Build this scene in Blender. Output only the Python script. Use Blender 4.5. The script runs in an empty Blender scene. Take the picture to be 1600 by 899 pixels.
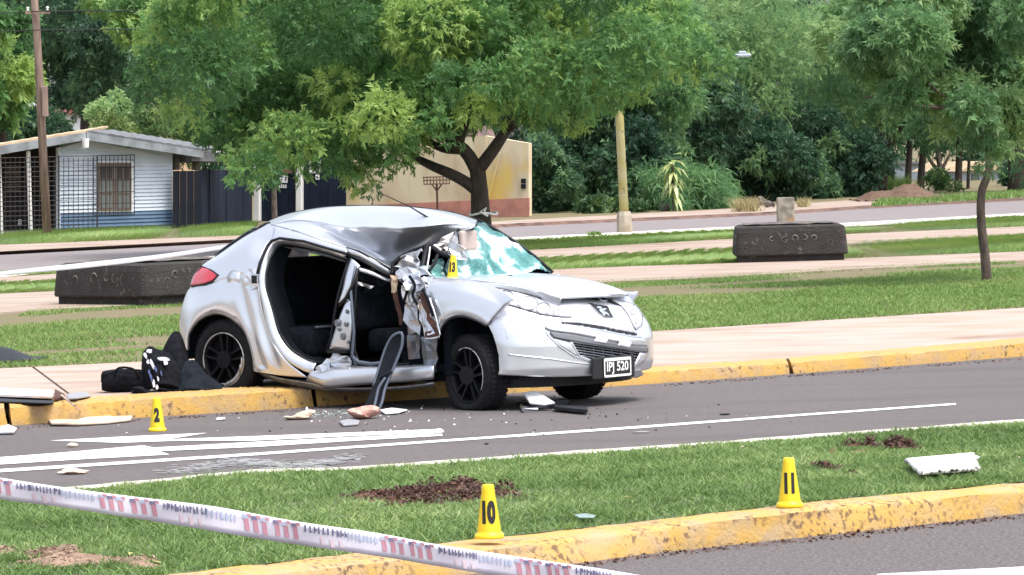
import bpy, bmesh, math, random
import numpy as np
from math import sin, cos, pi, radians, atan, hypot, sqrt
from mathutils import Vector, Matrix
random.seed(7); rng = np.random.default_rng(7)
SC = bpy.context.scene; COL = SC.collection
# ---------------------------------------------------------------- camera
F, CH, HOR, ROLL = 7000.0, 1.9, 233.0, .027
PITCH = atan((449.5-HOR)/F)
_fw = np.array([0, cos(PITCH), -sin(PITCH)]); _up = np.array([0, sin(PITCH), cos(PITCH)]); _rt = np.array([1., 0, 0])
CR = cos(ROLL)*_rt - sin(ROLL)*_up; CU = sin(ROLL)*_rt + cos(ROLL)*_up; CC = np.array([0, 0, CH])
cam = bpy.data.objects.new('camera', bpy.data.cameras.new('camera')); COL.objects.link(cam)
M = Matrix(((CR[0], CU[0], -_fw[0], 0), (CR[1], CU[1], -_fw[1], 0), (CR[2], CU[2], -_fw[2], CH), (0, 0, 0, 1)))
cam.matrix_world = M
cam.data.sensor_width = 36; cam.data.lens = F/1600*36
cam.data.clip_start = 1; cam.data.clip_end = 8000
SC.camera = cam
# ---------------------------------------------------------------- light (bright overcast day)
SUN_EL, SUN_AZ = 66, 125          # azimuth clockwise from +Y (the view direction)
wd = bpy.data.worlds.new('World'); SC.world = wd; wd.use_nodes = True
nt = wd.node_tree; bg = nt.nodes['Background']
sky = nt.nodes.new('ShaderNodeTexSky'); sky.sky_type = 'NISHITA'; sky.sun_disc = False
sky.sun_elevation = radians(SUN_EL); sky.sun_rotation = radians(SUN_AZ)
sky.air_density = 1.0; sky.dust_density = 4.0
hs = nt.nodes.new('ShaderNodeHueSaturation'); hs.inputs['Saturation'].default_value = .5
nt.links.new(sky.outputs[0], hs.inputs['Color']); nt.links.new(hs.outputs[0], bg.inputs[0])
bg.inputs[1].default_value = .14
sl = bpy.data.lights.new('sun', 'SUN'); sl.energy = 1.15; sl.angle = radians(20); sl.color = (1, .96, .9)
so = bpy.data.objects.new('sun', sl); COL.objects.link(so)
sd = Vector((sin(radians(SUN_AZ))*cos(radians(SUN_EL)), cos(radians(SUN_AZ))*cos(radians(SUN_EL)), sin(radians(SUN_EL))))
so.rotation_euler = sd.to_track_quat('Z', 'Y').to_euler(); so.location = (0, 0, 60)
SC.view_settings.view_transform = 'Standard'; SC.view_settings.look = 'None'
SC.view_settings.exposure = 1.32; SC.view_settings.gamma = 1.0
# ---------------------------------------------------------------- tracing helpers: pixel of the photograph -> point of the place
def ray(u, v): return _fw + CR*((u-800)/F) + CU*((449.5-v)/F)
def G(u, v, z=0.):
    d = ray(u, v); return CC + d*((z-CH)/d[2])
def DP(u, v, dep):
    d = ray(u, v); return CC + d*(dep/d[1])
def plane_fn(A, B):
    A = np.array(A); B = np.array(B); t = B-A; t[2] = 0; t /= np.linalg.norm(t); n = np.array([t[1], -t[0], 0])   # n towards camera
    if n[1] > 0: n = -n
    def f(u, v, off=0.):
        d = ray(u, v); k = ((A+n*off-CC)@n)/(d@n); return CC+d*k
    f.t = t; f.n = n
    return f
# ---------------------------------------------------------------- object helpers
def tag(o, label=None, cat=None, group=None, kind=None):
    if label: o['label'] = label
    if cat: o['category'] = cat
    if group: o['group'] = group
    if kind: o['kind'] = kind
    return o
def thing(name, label, cat, loc=(0, 0, 0), rz=0, group=None):
    o = bpy.data.objects.new(name, None); COL.objects.link(o); o.empty_display_size = .1
    o.location = [float(x) for x in loc]; o.rotation_euler = (0, 0, rz)
    return tag(o, label, cat, group)
def root_of(p):
    while p.parent: p = p.parent
    return p
def mesh(name, V, Fc, mat, parent=None, smooth=False, world=True):
    V = [tuple(map(float, v)) for v in V]
    if parent is not None and world:
        l = root_of(parent).location
        V = [(a-l.x, b-l.y, c-l.z) for a, b, c in V]
    me = bpy.data.meshes.new(name); me.from_pydata(V, [], Fc); me.update()
    me.materials.append(mat)
    if smooth: me.polygons.foreach_set('use_smooth', [True]*len(me.polygons))
    o = bpy.data.objects.new(name, me); COL.objects.link(o)
    if parent is not None: o.parent = parent
    return o
def struct(name, V, Fc, mat, smooth=False): return tag(mesh(name, V, Fc, mat, None, smooth), kind='structure')
class MB:
    def __init__(s): s.V = []; s.F = []
    def add(s, V, Fc):
        n = len(s.V); s.V += [tuple(map(float, v)) for v in V]; s.F += [tuple(i+n for i in f) for f in Fc]; return s
    def frame_box(s, c, ax, ay, az):                     # centre and three half-axes
        c, ax, ay, az = map(np.array, (c, ax, ay, az))
        P = [c+i*ax+j*ay+k*az for k in (-1, 1) for j in (-1, 1) for i in (-1, 1)]
        return s.add(P, [(0, 2, 3, 1), (4, 5, 7, 6), (0, 1, 5, 4), (2, 6, 7, 3), (0, 4, 6, 2), (1, 3, 7, 5)])
    def box(s, x0, x1, y0, y1, z0, z1): return s.frame_box(((x0+x1)/2, (y0+y1)/2, (z0+z1)/2), ((x1-x0)/2, 0, 0), (0, (y1-y0)/2, 0), (0, 0, (z1-z0)/2))
    def tube(s, pts, r, n=6, cap=True):
        pts = [np.array(p, float) for p in pts]; m = len(pts)
        rs = r if isinstance(r, (list, tuple)) else [r]*m
        V = []; up = None
        for i, p in enumerate(pts):
            t = pts[min(i+1, m-1)]-pts[max(i-1, 0)]; t = t/(np.linalg.norm(t)+1e-9)
            if up is None:
                up = np.array([0, 0, 1.]) if abs(t[2]) < .9 else np.array([1., 0, 0])
            a = np.cross(up, t); a /= np.linalg.norm(a)+1e-9; b = np.cross(t, a); up = b
            for k in range(n):
                an = 2*pi*k/n; V.append(p+rs[i]*(cos(an)*a+sin(an)*b))
        Fc = [(i*n+k, i*n+(k+1) % n, (i+1)*n+(k+1) % n, (i+1)*n+k) for i in range(m-1) for k in range(n)]
        if cap: Fc += [tuple(range(n-1, -1, -1)), tuple((m-1)*n+k for k in range(n))]
        return s.add(V, Fc)
    def lathe(s, prof, n=24, c=(0, 0, 0), ax=(1, 0, 0), ay=(0, 1, 0), az=(0, 0, 1)):
        c, ax, ay, az = map(np.array, (c, ax, ay, az)); V = []
        for r, h in prof:
            for k in range(n):
                a = 2*pi*k/n; V.append(c+r*cos(a)*ax+r*sin(a)*ay+h*az)
        Fc = [(i*n+k, i*n+(k+1) % n, (i+1)*n+(k+1) % n, (i+1)*n+k) for i in range(len(prof)-1) for k in range(n)]
        return s.add(V, Fc)
    def slab(s, poly, n, th):                            # polygon extruded by th along n
        n = np.array(n, float)*th; P = [np.array(p, float) for p in poly]; m = len(P)
        return s.add(P+[p+n for p in P], [tuple(range(m)), tuple(range(2*m-1, m-1, -1))]+[(i, i+m, (i+1) % m+m, (i+1) % m) for i in range(m)])
    def build(s, name, mat, parent=None, smooth=False, world=True): return mesh(name, s.V, s.F, mat, parent, smooth, world)
def cr(P, n, closed=False):                              # Catmull-Rom resample, n points
    P = [np.array(p, float) for p in P]; m = len(P)
    if m == 2: return [P[0]+(P[1]-P[0])*t for t in np.linspace(0, 1, n)]
    L = [0]
    for i in range(1, m): L.append(L[-1]+max(1e-6, np.linalg.norm(P[i]-P[i-1])))
    out = []
    for t in np.linspace(0, L[-1], n):
        i = min(max(int(np.searchsorted(L, t, 'right'))-1, 0), m-2); f = (t-L[i])/(L[i+1]-L[i])
        p0 = P[i-1] if i > 0 else 2*P[0]-P[1]; p3 = P[i+2] if i+2 < m else 2*P[-1]-P[-2]; p1, p2 = P[i], P[i+1]
        out.append(.5*(2*p1+(p2-p0)*f+(2*p0-5*p1+4*p2-p3)*f*f+(3*p1-p0-3*p2+p3)*f**3))
    return out
def lin(P, n):
    P = [np.array(p, float) for p in P]; m = len(P)
    return [P[min(int(t), m-2)]+(P[min(int(t), m-2)+1]-P[min(int(t), m-2)])*(t-min(int(t), m-2)) for t in np.linspace(0, m-1, n)]
def loft(rows, nu=24, nv=10, by_index=False, sharp=False):
    f = (lambda r: [np.array(x) for x in _idx(r, nu)]) if by_index else (lambda r: cr(r, nu))
    R = [f(r) for r in rows]
    cols = []
    for k in range(nu):
        c = [r[k] for r in R]; cols.append(lin(c, nv) if sharp or len(c) == 2 else _idx(c, nv))
    V = [cols[k][j] for j in range(nv) for k in range(nu)]
    Fc = [(j*nu+k, j*nu+k+1, (j+1)*nu+k+1, (j+1)*nu+k) for j in range(nv-1) for k in range(nu-1)]
    return V, Fc
def _idx(P, n):                                          # Catmull-Rom by index parameter
    P = [np.array(p, float) for p in P]; m = len(P); out = []
    for t in np.linspace(0, m-1, n):
        i = min(int(t), m-2); f = t-i
        p0 = P[i-1] if i > 0 else 2*P[0]-P[1]; p3 = P[i+2] if i+2 < m else 2*P[-1]-P[-2]; p1, p2 = P[i], P[i+1]
        out.append(.5*(2*p1+(p2-p0)*f+(2*p0-5*p1+4*p2-p3)*f*f+(3*p1-p0-3*p2+p3)*f**3))
    return out
def solid(o, th, off=0.):
    m = o.modifiers.new('thickness', 'SOLIDIFY'); m.thickness = th; m.offset = off; return o
def bevel(o, w, seg=2):
    m = o.modifiers.new('bevel', 'BEVEL'); m.width = w; m.segments = seg; m.limit_method = 'ANGLE'; return o
def text_mesh(txt, size, bold=.0, sx=1., fine=0.):                # flat lettering: vertices (x, y) and faces, centred
    c = bpy.data.curves.new('lettering', 'FONT'); c.body = txt; c.size = size; c.offset = bold; c.align_x = 'CENTER'; c.align_y = 'CENTER'; c.resolution_u = 3
    o = bpy.data.objects.new('lettering', c); COL.objects.link(o)
    dg = bpy.context.evaluated_depsgraph_get(); me = bpy.data.meshes.new_from_object(o.evaluated_get(dg))
    bm = bmesh.new(); bm.from_mesh(me); bmesh.ops.triangulate(bm, faces=bm.faces[:])
    for _ in range(4 if fine else 0):
        e = [e for e in bm.edges if e.calc_length() > fine]
        if e: bmesh.ops.subdivide_edges(bm, edges=e, cuts=1); bmesh.ops.triangulate(bm, faces=bm.faces[:])
    bm.to_mesh(me); bm.free()
    V = [(v.co.x*sx, v.co.y) for v in me.vertices]; Fc = [tuple(p.vertices) for p in me.polygons]
    bpy.data.objects.remove(o); bpy.data.curves.remove(c); bpy.data.meshes.remove(me)
    xs = [v[0] for v in V]; ys = [v[1] for v in V]; mx, my = (min(xs)+max(xs))/2, (min(ys)+max(ys))/2
    return [(x-mx, y-my) for x, y in V], Fc
# ---------------------------------------------------------------- materials
MATS = {}
def mat(name, col, rough=.6, metal=0., col2=None, scale=5., lo=.4, hi=.6, bump=0., bscale=None, coat=0., detail=6., stretch=None, rot=0., spec=.5,
        col3=None, scale3=3., lo3=.5, hi3=.65, bdist=.01, mask3=0.):
    m = bpy.data.materials.new(name); m.use_nodes = True; t = m.node_tree; b = t.nodes['Principled BSDF']; MATS[name] = m
    b.inputs['Base Color'].default_value = (*col, 1); b.inputs['Roughness'].default_value = rough; b.inputs['Metallic'].default_value = metal
    b.inputs['Coat Weight'].default_value = coat; b.inputs['Coat Roughness'].default_value = .08; b.inputs['Specular IOR Level'].default_value = spec
    tc = t.nodes.new('ShaderNodeTexCoord'); mp = t.nodes.new('ShaderNodeMapping'); t.links.new(tc.outputs['Object'], mp.inputs[0])
    if stretch: mp.inputs['Scale'].default_value = stretch
    if rot: mp.inputs['Rotation'].default_value = (0, 0, rot)
    def noise(s, d):
        n = t.nodes.new('ShaderNodeTexNoise'); n.inputs['Scale'].default_value = s; n.inputs['Detail'].default_value = d; t.links.new(mp.outputs[0], n.inputs[0]); return n
    out = None
    def mixin(prev, c, s, l, h, mk=0.):
        n = noise(s, detail); r = t.nodes.new('ShaderNodeMapRange'); r.inputs[1].default_value = l; r.inputs[2].default_value = h; t.links.new(n.outputs[0], r.inputs[0])
        x = t.nodes.new('ShaderNodeMix'); x.data_type = 'RGBA'; f = r.outputs[0]
        if mk:
            n2 = noise(mk, 4.); r2 = t.nodes.new('ShaderNodeMapRange'); r2.inputs[1].default_value = .42; r2.inputs[2].default_value = .58; t.links.new(n2.outputs[0], r2.inputs[0])
            mu = t.nodes.new('ShaderNodeMath'); mu.operation = 'MULTIPLY'; t.links.new(f, mu.inputs[0]); t.links.new(r2.outputs[0], mu.inputs[1]); f = mu.outputs[0]
        t.links.new(f, x.inputs[0])
        if prev is None: x.inputs[6].default_value = (*col, 1)
        else: t.links.new(prev, x.inputs[6])
        x.inputs[7].default_value = (*c, 1); return x.outputs[2]
    if col2: out = mixin(out, col2, scale, lo, hi)
    if col3: out = mixin(out, col3, scale3, lo3, hi3, mask3)
    if out is not None: t.links.new(out, b.inputs['Base Color'])
    if bump:
        n = noise(bscale or scale*3, 4.); bp = t.nodes.new('ShaderNodeBump'); bp.inputs['Strength'].default_value = bump; bp.inputs['Distance'].default_value = bdist
        t.links.new(n.outputs[0], bp.inputs['Height']); t.links.new(bp.outputs[0], b.inputs['Normal'])
    return m
def leaf_mat(name, ca, cb, cc, trans=.3):                # colour picked per spray from its own 'tint' value
    m = bpy.data.materials.new(name); m.use_nodes = True; t = m.node_tree; b = t.nodes['Principled BSDF']; MATS[name] = m
    a = t.nodes.new('ShaderNodeAttribute'); a.attribute_name = 'tint'
    r = t.nodes.new('ShaderNodeValToRGB'); e = r.color_ramp.elements
    e[0].position = 0; e[0].color = (*ca, 1); e[1].position = 1; e[1].color = (*cc, 1); k = e.new(.55); k.color = (*cb, 1)
    t.links.new(a.outputs['Fac'], r.inputs[0]); t.links.new(r.outputs[0], b.inputs['Base Color'])
    b.inputs['Roughness'].default_value = .5; b.inputs['Specular IOR Level'].default_value = .4
    if trans:
        tr = t.nodes.new('ShaderNodeBsdfTranslucent'); mx = t.nodes.new('ShaderNodeMixShader'); mx.inputs[0].default_value = trans
        t.links.new(r.outputs[0], tr.inputs[0]); t.links.new(b.outputs[0], mx.inputs[1]); t.links.new(tr.outputs[0], mx.inputs[2])
        t.links.new(mx.outputs[0], t.nodes['Material Output'].inputs[0])
    return m
mat('asphalt', (.130, .112, .110), .9, 0, (.088, .079, .080), 45, .45, .62, .6, 220, col3=(.095, .085, .086), scale3=.9, lo3=.5, hi3=.7, stretch=(.4, 1.4, 1), rot=-.56)
mat('asphalt_near', (.130, .114, .114), .9, 0, (.075, .062, .064), 42, .50, .60, .8, 220, col3=(.32, .29, .29), scale3=60, lo3=.60, hi3=.66)
mat('asphalt_far', (.22, .19, .19), .9, 0, (.17, .15, .15), 3, .3, .7)
mat('soil', (.20, .12, .08), .95, 0, (.12, .065, .042), 9, .35, .65, .6, 30)
mat('soil_pale', (.30, .20, .14), .95, 0, (.18, .11, .075), 7, .4, .62, .6, 30)
mat('soil_brown', (.14, .085, .055), .95, 0, (.09, .05, .032), 6, .4, .62, .8, 25)
mat('soil_red', (.17, .075, .045), .95, 0, (.08, .035, .022), 14, .35, .65, .8, 40)
mat('turf', (.13, .12, .05), .95, 0, (.17, .13, .075), 3, .35, .7, .5, 60, col3=(.20, .13, .085), scale3=1.1, lo3=.62, hi3=.72)
mat('turf_near', (.07, .115, .04), .95, 0, (.11, .12, .06), 6, .35, .7, .5, 90)
mat('path', (.36, .29, .245), .9, 0, (.29, .21, .16), 1.3, .4, .65, .3, 20, stretch=(.7, 1.1, 1), rot=-.6, col3=(.27, .19, .14), scale3=.8, lo3=.54, hi3=.7)
mat('pavement', (.40, .322, .278), .88, 0, (.36, .265, .205), 1.7, .42, .66, .35, 60, col3=(.25, .175, .135), scale3=.9, lo3=.54, hi3=.72, stretch=(.65, 1.15, 1), rot=-.575)
mat('joint', (.22, .14, .10), .9)
mat('kerb_yellow', (.50, .30, .075), .8, 0, (.40, .27, .14), 6, .42, .66, .5, 50, col3=(.14, .085, .045), scale3=26, lo3=.56, hi3=.66, mask3=1.6)
mat('kerb_worn', (.50, .305, .08), .8, 0, (.42, .30, .17), 7, .40, .66, .6, 50, col3=(.15, .09, .05), scale3=32, lo3=.52, hi3=.62, mask3=2.6)
mat('kerb_dark', (.16, .09, .065), .9, 0, (.08, .045, .035), 4, .4, .6)
mat('line_white', (.78, .77, .74), .7, 0, (.55, .53, .50), 7, .55, .72)
mat('edge_white', (.66, .62, .54), .8, 0, (.42, .36, .28), 5, .5, .68, .4, 40)
mat('silver', (.68, .70, .745), .30, .72, coat=.4)
mat('silver_dull', (.52, .53, .56), .38, .7, (.36, .36, .37), 9, .45, .6)
mat('bare_metal', (.62, .60, .58), .32, .9, (.22, .19, .17), 14, .48, .62)
mat('black_plastic', (.010, .011, .014), .55, spec=.3)
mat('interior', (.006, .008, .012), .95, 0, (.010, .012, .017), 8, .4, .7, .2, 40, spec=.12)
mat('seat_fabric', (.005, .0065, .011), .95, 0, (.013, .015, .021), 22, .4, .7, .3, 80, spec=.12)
mat('seat_edge', (.10, .11, .13), .8)
mat('rubber', (.010, .010, .012), .85, 0, (.017, .017, .019), 25, .4, .7, spec=.25)
mat('wheel_black', (.006, .0065, .009), .55, 0, spec=.25)
mat('rim_scuffed', (.62, .61, .60), .4, .8, (.2, .2, .2), 18, .5, .65)
mat('strip_grey', (.13, .135, .15), .4)
mat('tail_red', (.50, .02, .035), .18, coat=.8)
mat('dark_glass', (.05, .065, .08), .08, coat=.5)
mat('lamp_chrome', (.75, .77, .8), .15, .95)
mat('lamp_grey', (.20, .21, .24), .3, .6)
mat('lens_line', (.17, .165, .21), .4)
mat('tape_clean', (.88, .87, .90), .4)
mat('sticker', (.72, .70, .78), .5)
mat('plate_black', (.012, .012, .014), .4)
mat('white_paint', (.80, .79, .77), .55)
mat('rust_brown', (.10, .035, .022), .8, 0, (.05, .02, .015), 20, .4, .6)
mat('foam_beige', (.55, .42, .28), .9, 0, (.25, .14, .09), 12, .5, .62)
mat('visor_beige', (.42, .34, .31), .8)
mat('cone_yellow', (.82, .60, .01), .45, coat=.2)
mat('ink_black', (.012, .011, .01), .6)
mat('tape_white', (.80, .78, .84), .35, 0, (.70, .66, .76), 3, .4, .6)
mat('tape_red', (.62, .30, .36), .45); mat('tape_pink', (.76, .60, .66), .45); mat('tape_blue', (.20, .20, .32), .45); mat('tape_pale', (.50, .56, .72), .45)
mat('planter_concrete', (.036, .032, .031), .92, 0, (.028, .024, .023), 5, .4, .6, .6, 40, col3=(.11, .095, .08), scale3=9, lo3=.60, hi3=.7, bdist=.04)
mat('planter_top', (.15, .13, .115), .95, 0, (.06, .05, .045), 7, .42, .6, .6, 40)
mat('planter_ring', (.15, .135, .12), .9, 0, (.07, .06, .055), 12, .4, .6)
mat('concrete', (.40, .35, .28), .9, 0, (.27, .22, .17), 4, .4, .65, .4, 30)
mat('post_ochre', (.40, .36, .14), .8, 0, (.50, .45, .30), 3, .45, .65, col3=(.20, .16, .09), scale3=6, lo3=.6, hi3=.68)
mat('stump_concrete', (.26, .23, .19), .9, 0, (.13, .12, .10), 6, .4, .6, col3=(.38, .20, .10), scale3=2.5, lo3=.55, hi3=.7)
mat('pole_wood', (.30, .22, .18), .85, 0, (.17, .11, .09), 5, .4, .65, .4, 30, stretch=(3, 3, .3))
mat('bark', (.055, .042, .034), .95, 0, (.03, .022, .018), 8, .4, .65, .8, 20, stretch=(2, 2, .5))
mat('bark_light', (.13, .10, .08), .95, 0, (.06, .045, .038), 10, .4, .65, .8, 20, stretch=(2, 2, .5))
mat('siding_white', (.60, .66, .74), .7, 0, (.52, .57, .65), 2, .4, .7)
mat('siding_blue', (.10, .17, .27), .7, 0, (.075, .13, .21), 2, .4, .7)
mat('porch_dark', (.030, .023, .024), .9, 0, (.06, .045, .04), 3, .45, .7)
mat('shutter_brown', (.16, .115, .095), .7); mat('shutter_dark', (.055, .045, .042), .7); mat('pane_dim', (.17, .19, .18), .3)
mat('iron_black', (.02, .02, .022), .6)
mat('roof_beige', (.50, .38, .25), .8, 0, (.40, .29, .18), 1.5, .4, .65)
mat('roof_grey', (.17, .18, .19), .8, 0, (.10, .10, .11), 3, .4, .6)
mat('fascia', (.25, .27, .29), .7, 0, (.16, .17, .18), 3, .4, .6)
mat('navy_metal', (.006, .011, .027), .7, 0, (.011, .018, .038), 2.5, .4, .7, spec=.25)
mat('navy_dark', (.006, .008, .016), .7, spec=.25)
mat('wall_yellow', (.60, .52, .36), .9, 0, (.46, .36, .24), 1.1, .42, .64, .2, 20, col3=(.58, .42, .12), scale3=.6, lo3=.58, hi3=.68, stretch=(1.4, 1, .6))
mat('plinth_pink', (.45, .20, .16), .9, 0, (.33, .15, .12), 3, .45, .65)
mat('wall_cream', (.60, .50, .36), .9, 0, (.45, .36, .25), 2, .45, .65)
mat('roof_red', (.22, .08, .07), .8); mat('roof_rust', (.20, .13, .12), .8, 0, (.11, .08, .08), 3, .4, .6)
mat('house_white', (.66, .67, .70), .8); mat('house_pale', (.40, .45, .52), .8); mat('house_ochre', (.55, .38, .24), .85)
mat('board_white', (.74, .70, .68), .8, 0, (.60, .53, .50), 5, .5, .7)
mat('debris_beige', (.62, .50, .40), .85, 0, (.45, .33, .25), 9, .45, .65)
mat('debris_white', (.72, .72, .74), .7); mat('debris_grey', (.28, .28, .30), .6)
mat('cloth_black', (.005, .0055, .008), .95, 0, (.010, .011, .016), 12, .4, .7, .8, 14, bdist=.03, spec=.15)
mat('cloth_slate', (.012, .016, .023), .95, 0, (.006, .008, .012), 9, .4, .7, .8, 14, bdist=.03, spec=.15)
mat('print_white', (.70, .72, .80), .8); mat('print_blue', (.10, .13, .30), .8)
mat('skin_rag', (.55, .34, .28), .8, 0, (.40, .22, .18), 12, .45, .6)
mat('glass_bits', (.35, .47, .45), .2, coat=.5)
mat('spill', (.33, .33, .33), .8, 0, (.2, .2, .2), 9, .4, .6)
mat('denim_trim', (.007, .009, .014), .7, spec=.25); mat('trim_edge', (.10, .12, .16), .6)
mat('lamp_bowl', (.72, .74, .78), .25, .25)
mat('stone', (.13, .11, .095), .95, 0, (.07, .055, .05), 6, .4, .6, .6, 20)
leaf_mat('leaf_bright', (0.085, 0.195, 0.07), (0.17, 0.34, 0.11), (0.36, 0.51, 0.15), 0.52)
leaf_mat('leaf_mid', (0.08, 0.185, 0.085), (0.155, 0.31, 0.125), (0.29, 0.45, 0.17), 0.52)
leaf_mat('leaf_feather', (0.105, 0.22, 0.1), (0.19, 0.35, 0.145), (0.34, 0.49, 0.21), 0.52)
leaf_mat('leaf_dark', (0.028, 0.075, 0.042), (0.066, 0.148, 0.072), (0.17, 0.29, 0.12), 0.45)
leaf_mat('leaf_shrub', (0.045, 0.1, 0.035), (0.09, 0.175, 0.055), (0.2, 0.28, 0.09), 0.35)
leaf_mat('leaf_variegated', (0.14, 0.22, 0.06), (0.36, 0.42, 0.14), (0.62, 0.64, 0.34), 0.2)
leaf_mat('blade', (0.085, 0.15, 0.035), (0.175, 0.28, 0.08), (0.37, 0.44, 0.18), 0.3)
leaf_mat('blade_lawn', (0.1, 0.18, 0.038), (0.175, 0.3, 0.07), (0.32, 0.36, 0.13), 0.3)
leaf_mat('blade_dry', (.25, .20, .10), (.38, .32, .16), (.50, .45, .25), .2)
leaf_mat('clod_pale', (.16, .10, .07), (.28, .19, .13), (.40, .29, .21), 0)
leaf_mat('clod', (.04, .016, .011), (.085, .034, .022), (.16, .075, .046), 0)
def cracked_glass():                                     # shattered laminated windscreen: milky fragments and clear green bits
    m = bpy.data.materials.new('cracked_glass'); m.use_nodes = True; t = m.node_tree; b = t.nodes['Principled BSDF']; MATS['cracked_glass'] = m
    tc = t.nodes.new('ShaderNodeTexCoord')
    n = t.nodes.new('ShaderNodeTexNoise'); n.inputs['Scale'].default_value = 4.5; n.inputs['Detail'].default_value = 8; n.inputs['Distortion'].default_value = .6; t.links.new(tc.outputs['Object'], n.inputs[0])
    a = t.nodes.new('ShaderNodeAttribute'); a.attribute_name = 'edge'
    ad = t.nodes.new('ShaderNodeMath'); ad.operation = 'ADD'; t.links.new(n.outputs[0], ad.inputs[0]); t.links.new(a.outputs['Fac'], ad.inputs[1])
    r = t.nodes.new('ShaderNodeValToRGB'); e = r.color_ramp.elements
    e[0].position = .38; e[0].color = (.70, .80, .83, 1); e[1].position = .75; e[1].color = (.006, .04, .042, 1)
    for p, c in ((.46, (.54, .70, .73, 1)), (.52, (.07, .24, .235, 1)), (.61, (.02, .14, .13, 1))): k = e.new(p); k.color = c
    t.links.new(ad.outputs[0], r.inputs[0])
    vo = t.nodes.new('ShaderNodeTexVoronoi'); vo.feature = 'DISTANCE_TO_EDGE'; vo.inputs['Scale'].default_value = 40; t.links.new(tc.outputs['Object'], vo.inputs[0])
    mr = t.nodes.new('ShaderNodeMapRange'); mr.inputs[1].default_value = .0; mr.inputs[2].default_value = .06; mr.inputs[3].default_value = .22; mr.inputs[4].default_value = 0; t.links.new(vo.outputs[0], mr.inputs[0])
    x = t.nodes.new('ShaderNodeMix'); x.data_type = 'RGBA'; t.links.new(mr.outputs[0], x.inputs[0]); t.links.new(r.outputs[0], x.inputs[6]); x.inputs[7].default_value = (.75, .85, .87, 1)
    t.links.new(x.outputs[2], b.inputs['Base Color']); b.inputs['Roughness'].default_value = .3
    bp = t.nodes.new('ShaderNodeBump'); bp.inputs['Strength'].default_value = .5; bp.inputs['Distance'].default_value = .02; t.links.new(n.outputs[0], bp.inputs['Height']); t.links.new(bp.outputs[0], b.inputs['Normal'])
    return m
cracked_glass()
X = MATS
# ================================================================ THE SETTING: ground, roads, kerbs, grass
def gl(px, z=0., ext=(25, 25)):                         # traced ground line, run on beyond the frame both ways
    P = [G(u, v, z) for u, v in px]
    a = P[0]-P[1]; a /= np.linalg.norm(a); b = P[-1]-P[-2]; b /= np.linalg.norm(b)
    return [P[0]+a*ext[0]]+P+[P[-1]+b*ext[1]]
def ruled(A, B, n=60, m=2, amp=0., z=None):
    A = lin_arc(A, n); B = lin_arc(B, n); V = []
    for j in range(m):
        t = j/(m-1)
        for k in range(n):
            p = A[k]*(1-t)+B[k]*t
            if z is not None: p = np.array([p[0], p[1], z])
            if amp and 0 < j < m-1: p[2] += amp*(sin(p[0]*1.7+p[1]*.9)+sin(p[0]*.6-p[1]*1.3))
            V.append(p)
    return V, [(j*n+k, j*n+k+1, (j+1)*n+k+1, (j+1)*n+k) for j in range(m-1) for k in range(n-1)]
def lin_arc(P, n):
    P = [np.array(p, float) for p in P]; L = np.r_[0, np.cumsum([np.linalg.norm(P[i+1]-P[i]) for i in range(len(P)-1)])]
    out = []
    for t in np.linspace(0, L[-1], n):
        i = min(max(int(np.searchsorted(L, t, 'right'))-1, 0), len(P)-2); out.append(P[i]+(P[i+1]-P[i])*((t-L[i])/(L[i+1]-L[i])))
    return out
struct('ground', [(-3000, -3000, -.08), (3000, -3000, -.08), (3000, 3000, -.08), (-3000, 3000, -.08)], [(0, 1, 2, 3)], X['turf'])
# -- near road (this side of the median), median and its yellow kerb
KB = [(20, 982), (300, 948), (560, 916), (780, 893), (914, 879), (1060, 859), (1334, 832), (1600, 802)]
KF = [(20, 945), (300, 911), (560, 879), (780, 854), (1060, 819), (1250, 797), (1600, 763)]
KT = [(0, 932), (262, 899), (544, 866), (696, 848), (1060, 809), (1250, 787), (1600, 753)]
def upright(base, front, top, set_=.03):                 # front edge stands set_ behind the foot; its height follows from the traced pixels
    bu = [p[0] for p in base]; ub = [p[1] for p in base]
    def bv(u): return ub[0]+(u-bu[0])*(ub[1]-ub[0])/(bu[1]-bu[0]) if u < bu[0] else float(np.interp(u, bu, ub))
    f = [DP(u, v, G(u, bv(u), 0)[1]+set_) for u, v in front]; fu = [p[0] for p in front]
    t = [G(u, v, float(np.interp(u, fu, [p[2] for p in f]))+.004) for u, v in top]
    def ext(P, e=25): a = P[0]-P[1]; a /= np.linalg.norm(a); b = P[-1]-P[-2]; b /= np.linalg.norm(b); a[2] = b[2] = 0; return [P[0]+a*e]+P+[P[-1]+b*e]
    return gl(base, 0), ext(f), ext(t)
kb, kf, kt = upright(KB, KF, KT)
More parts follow.
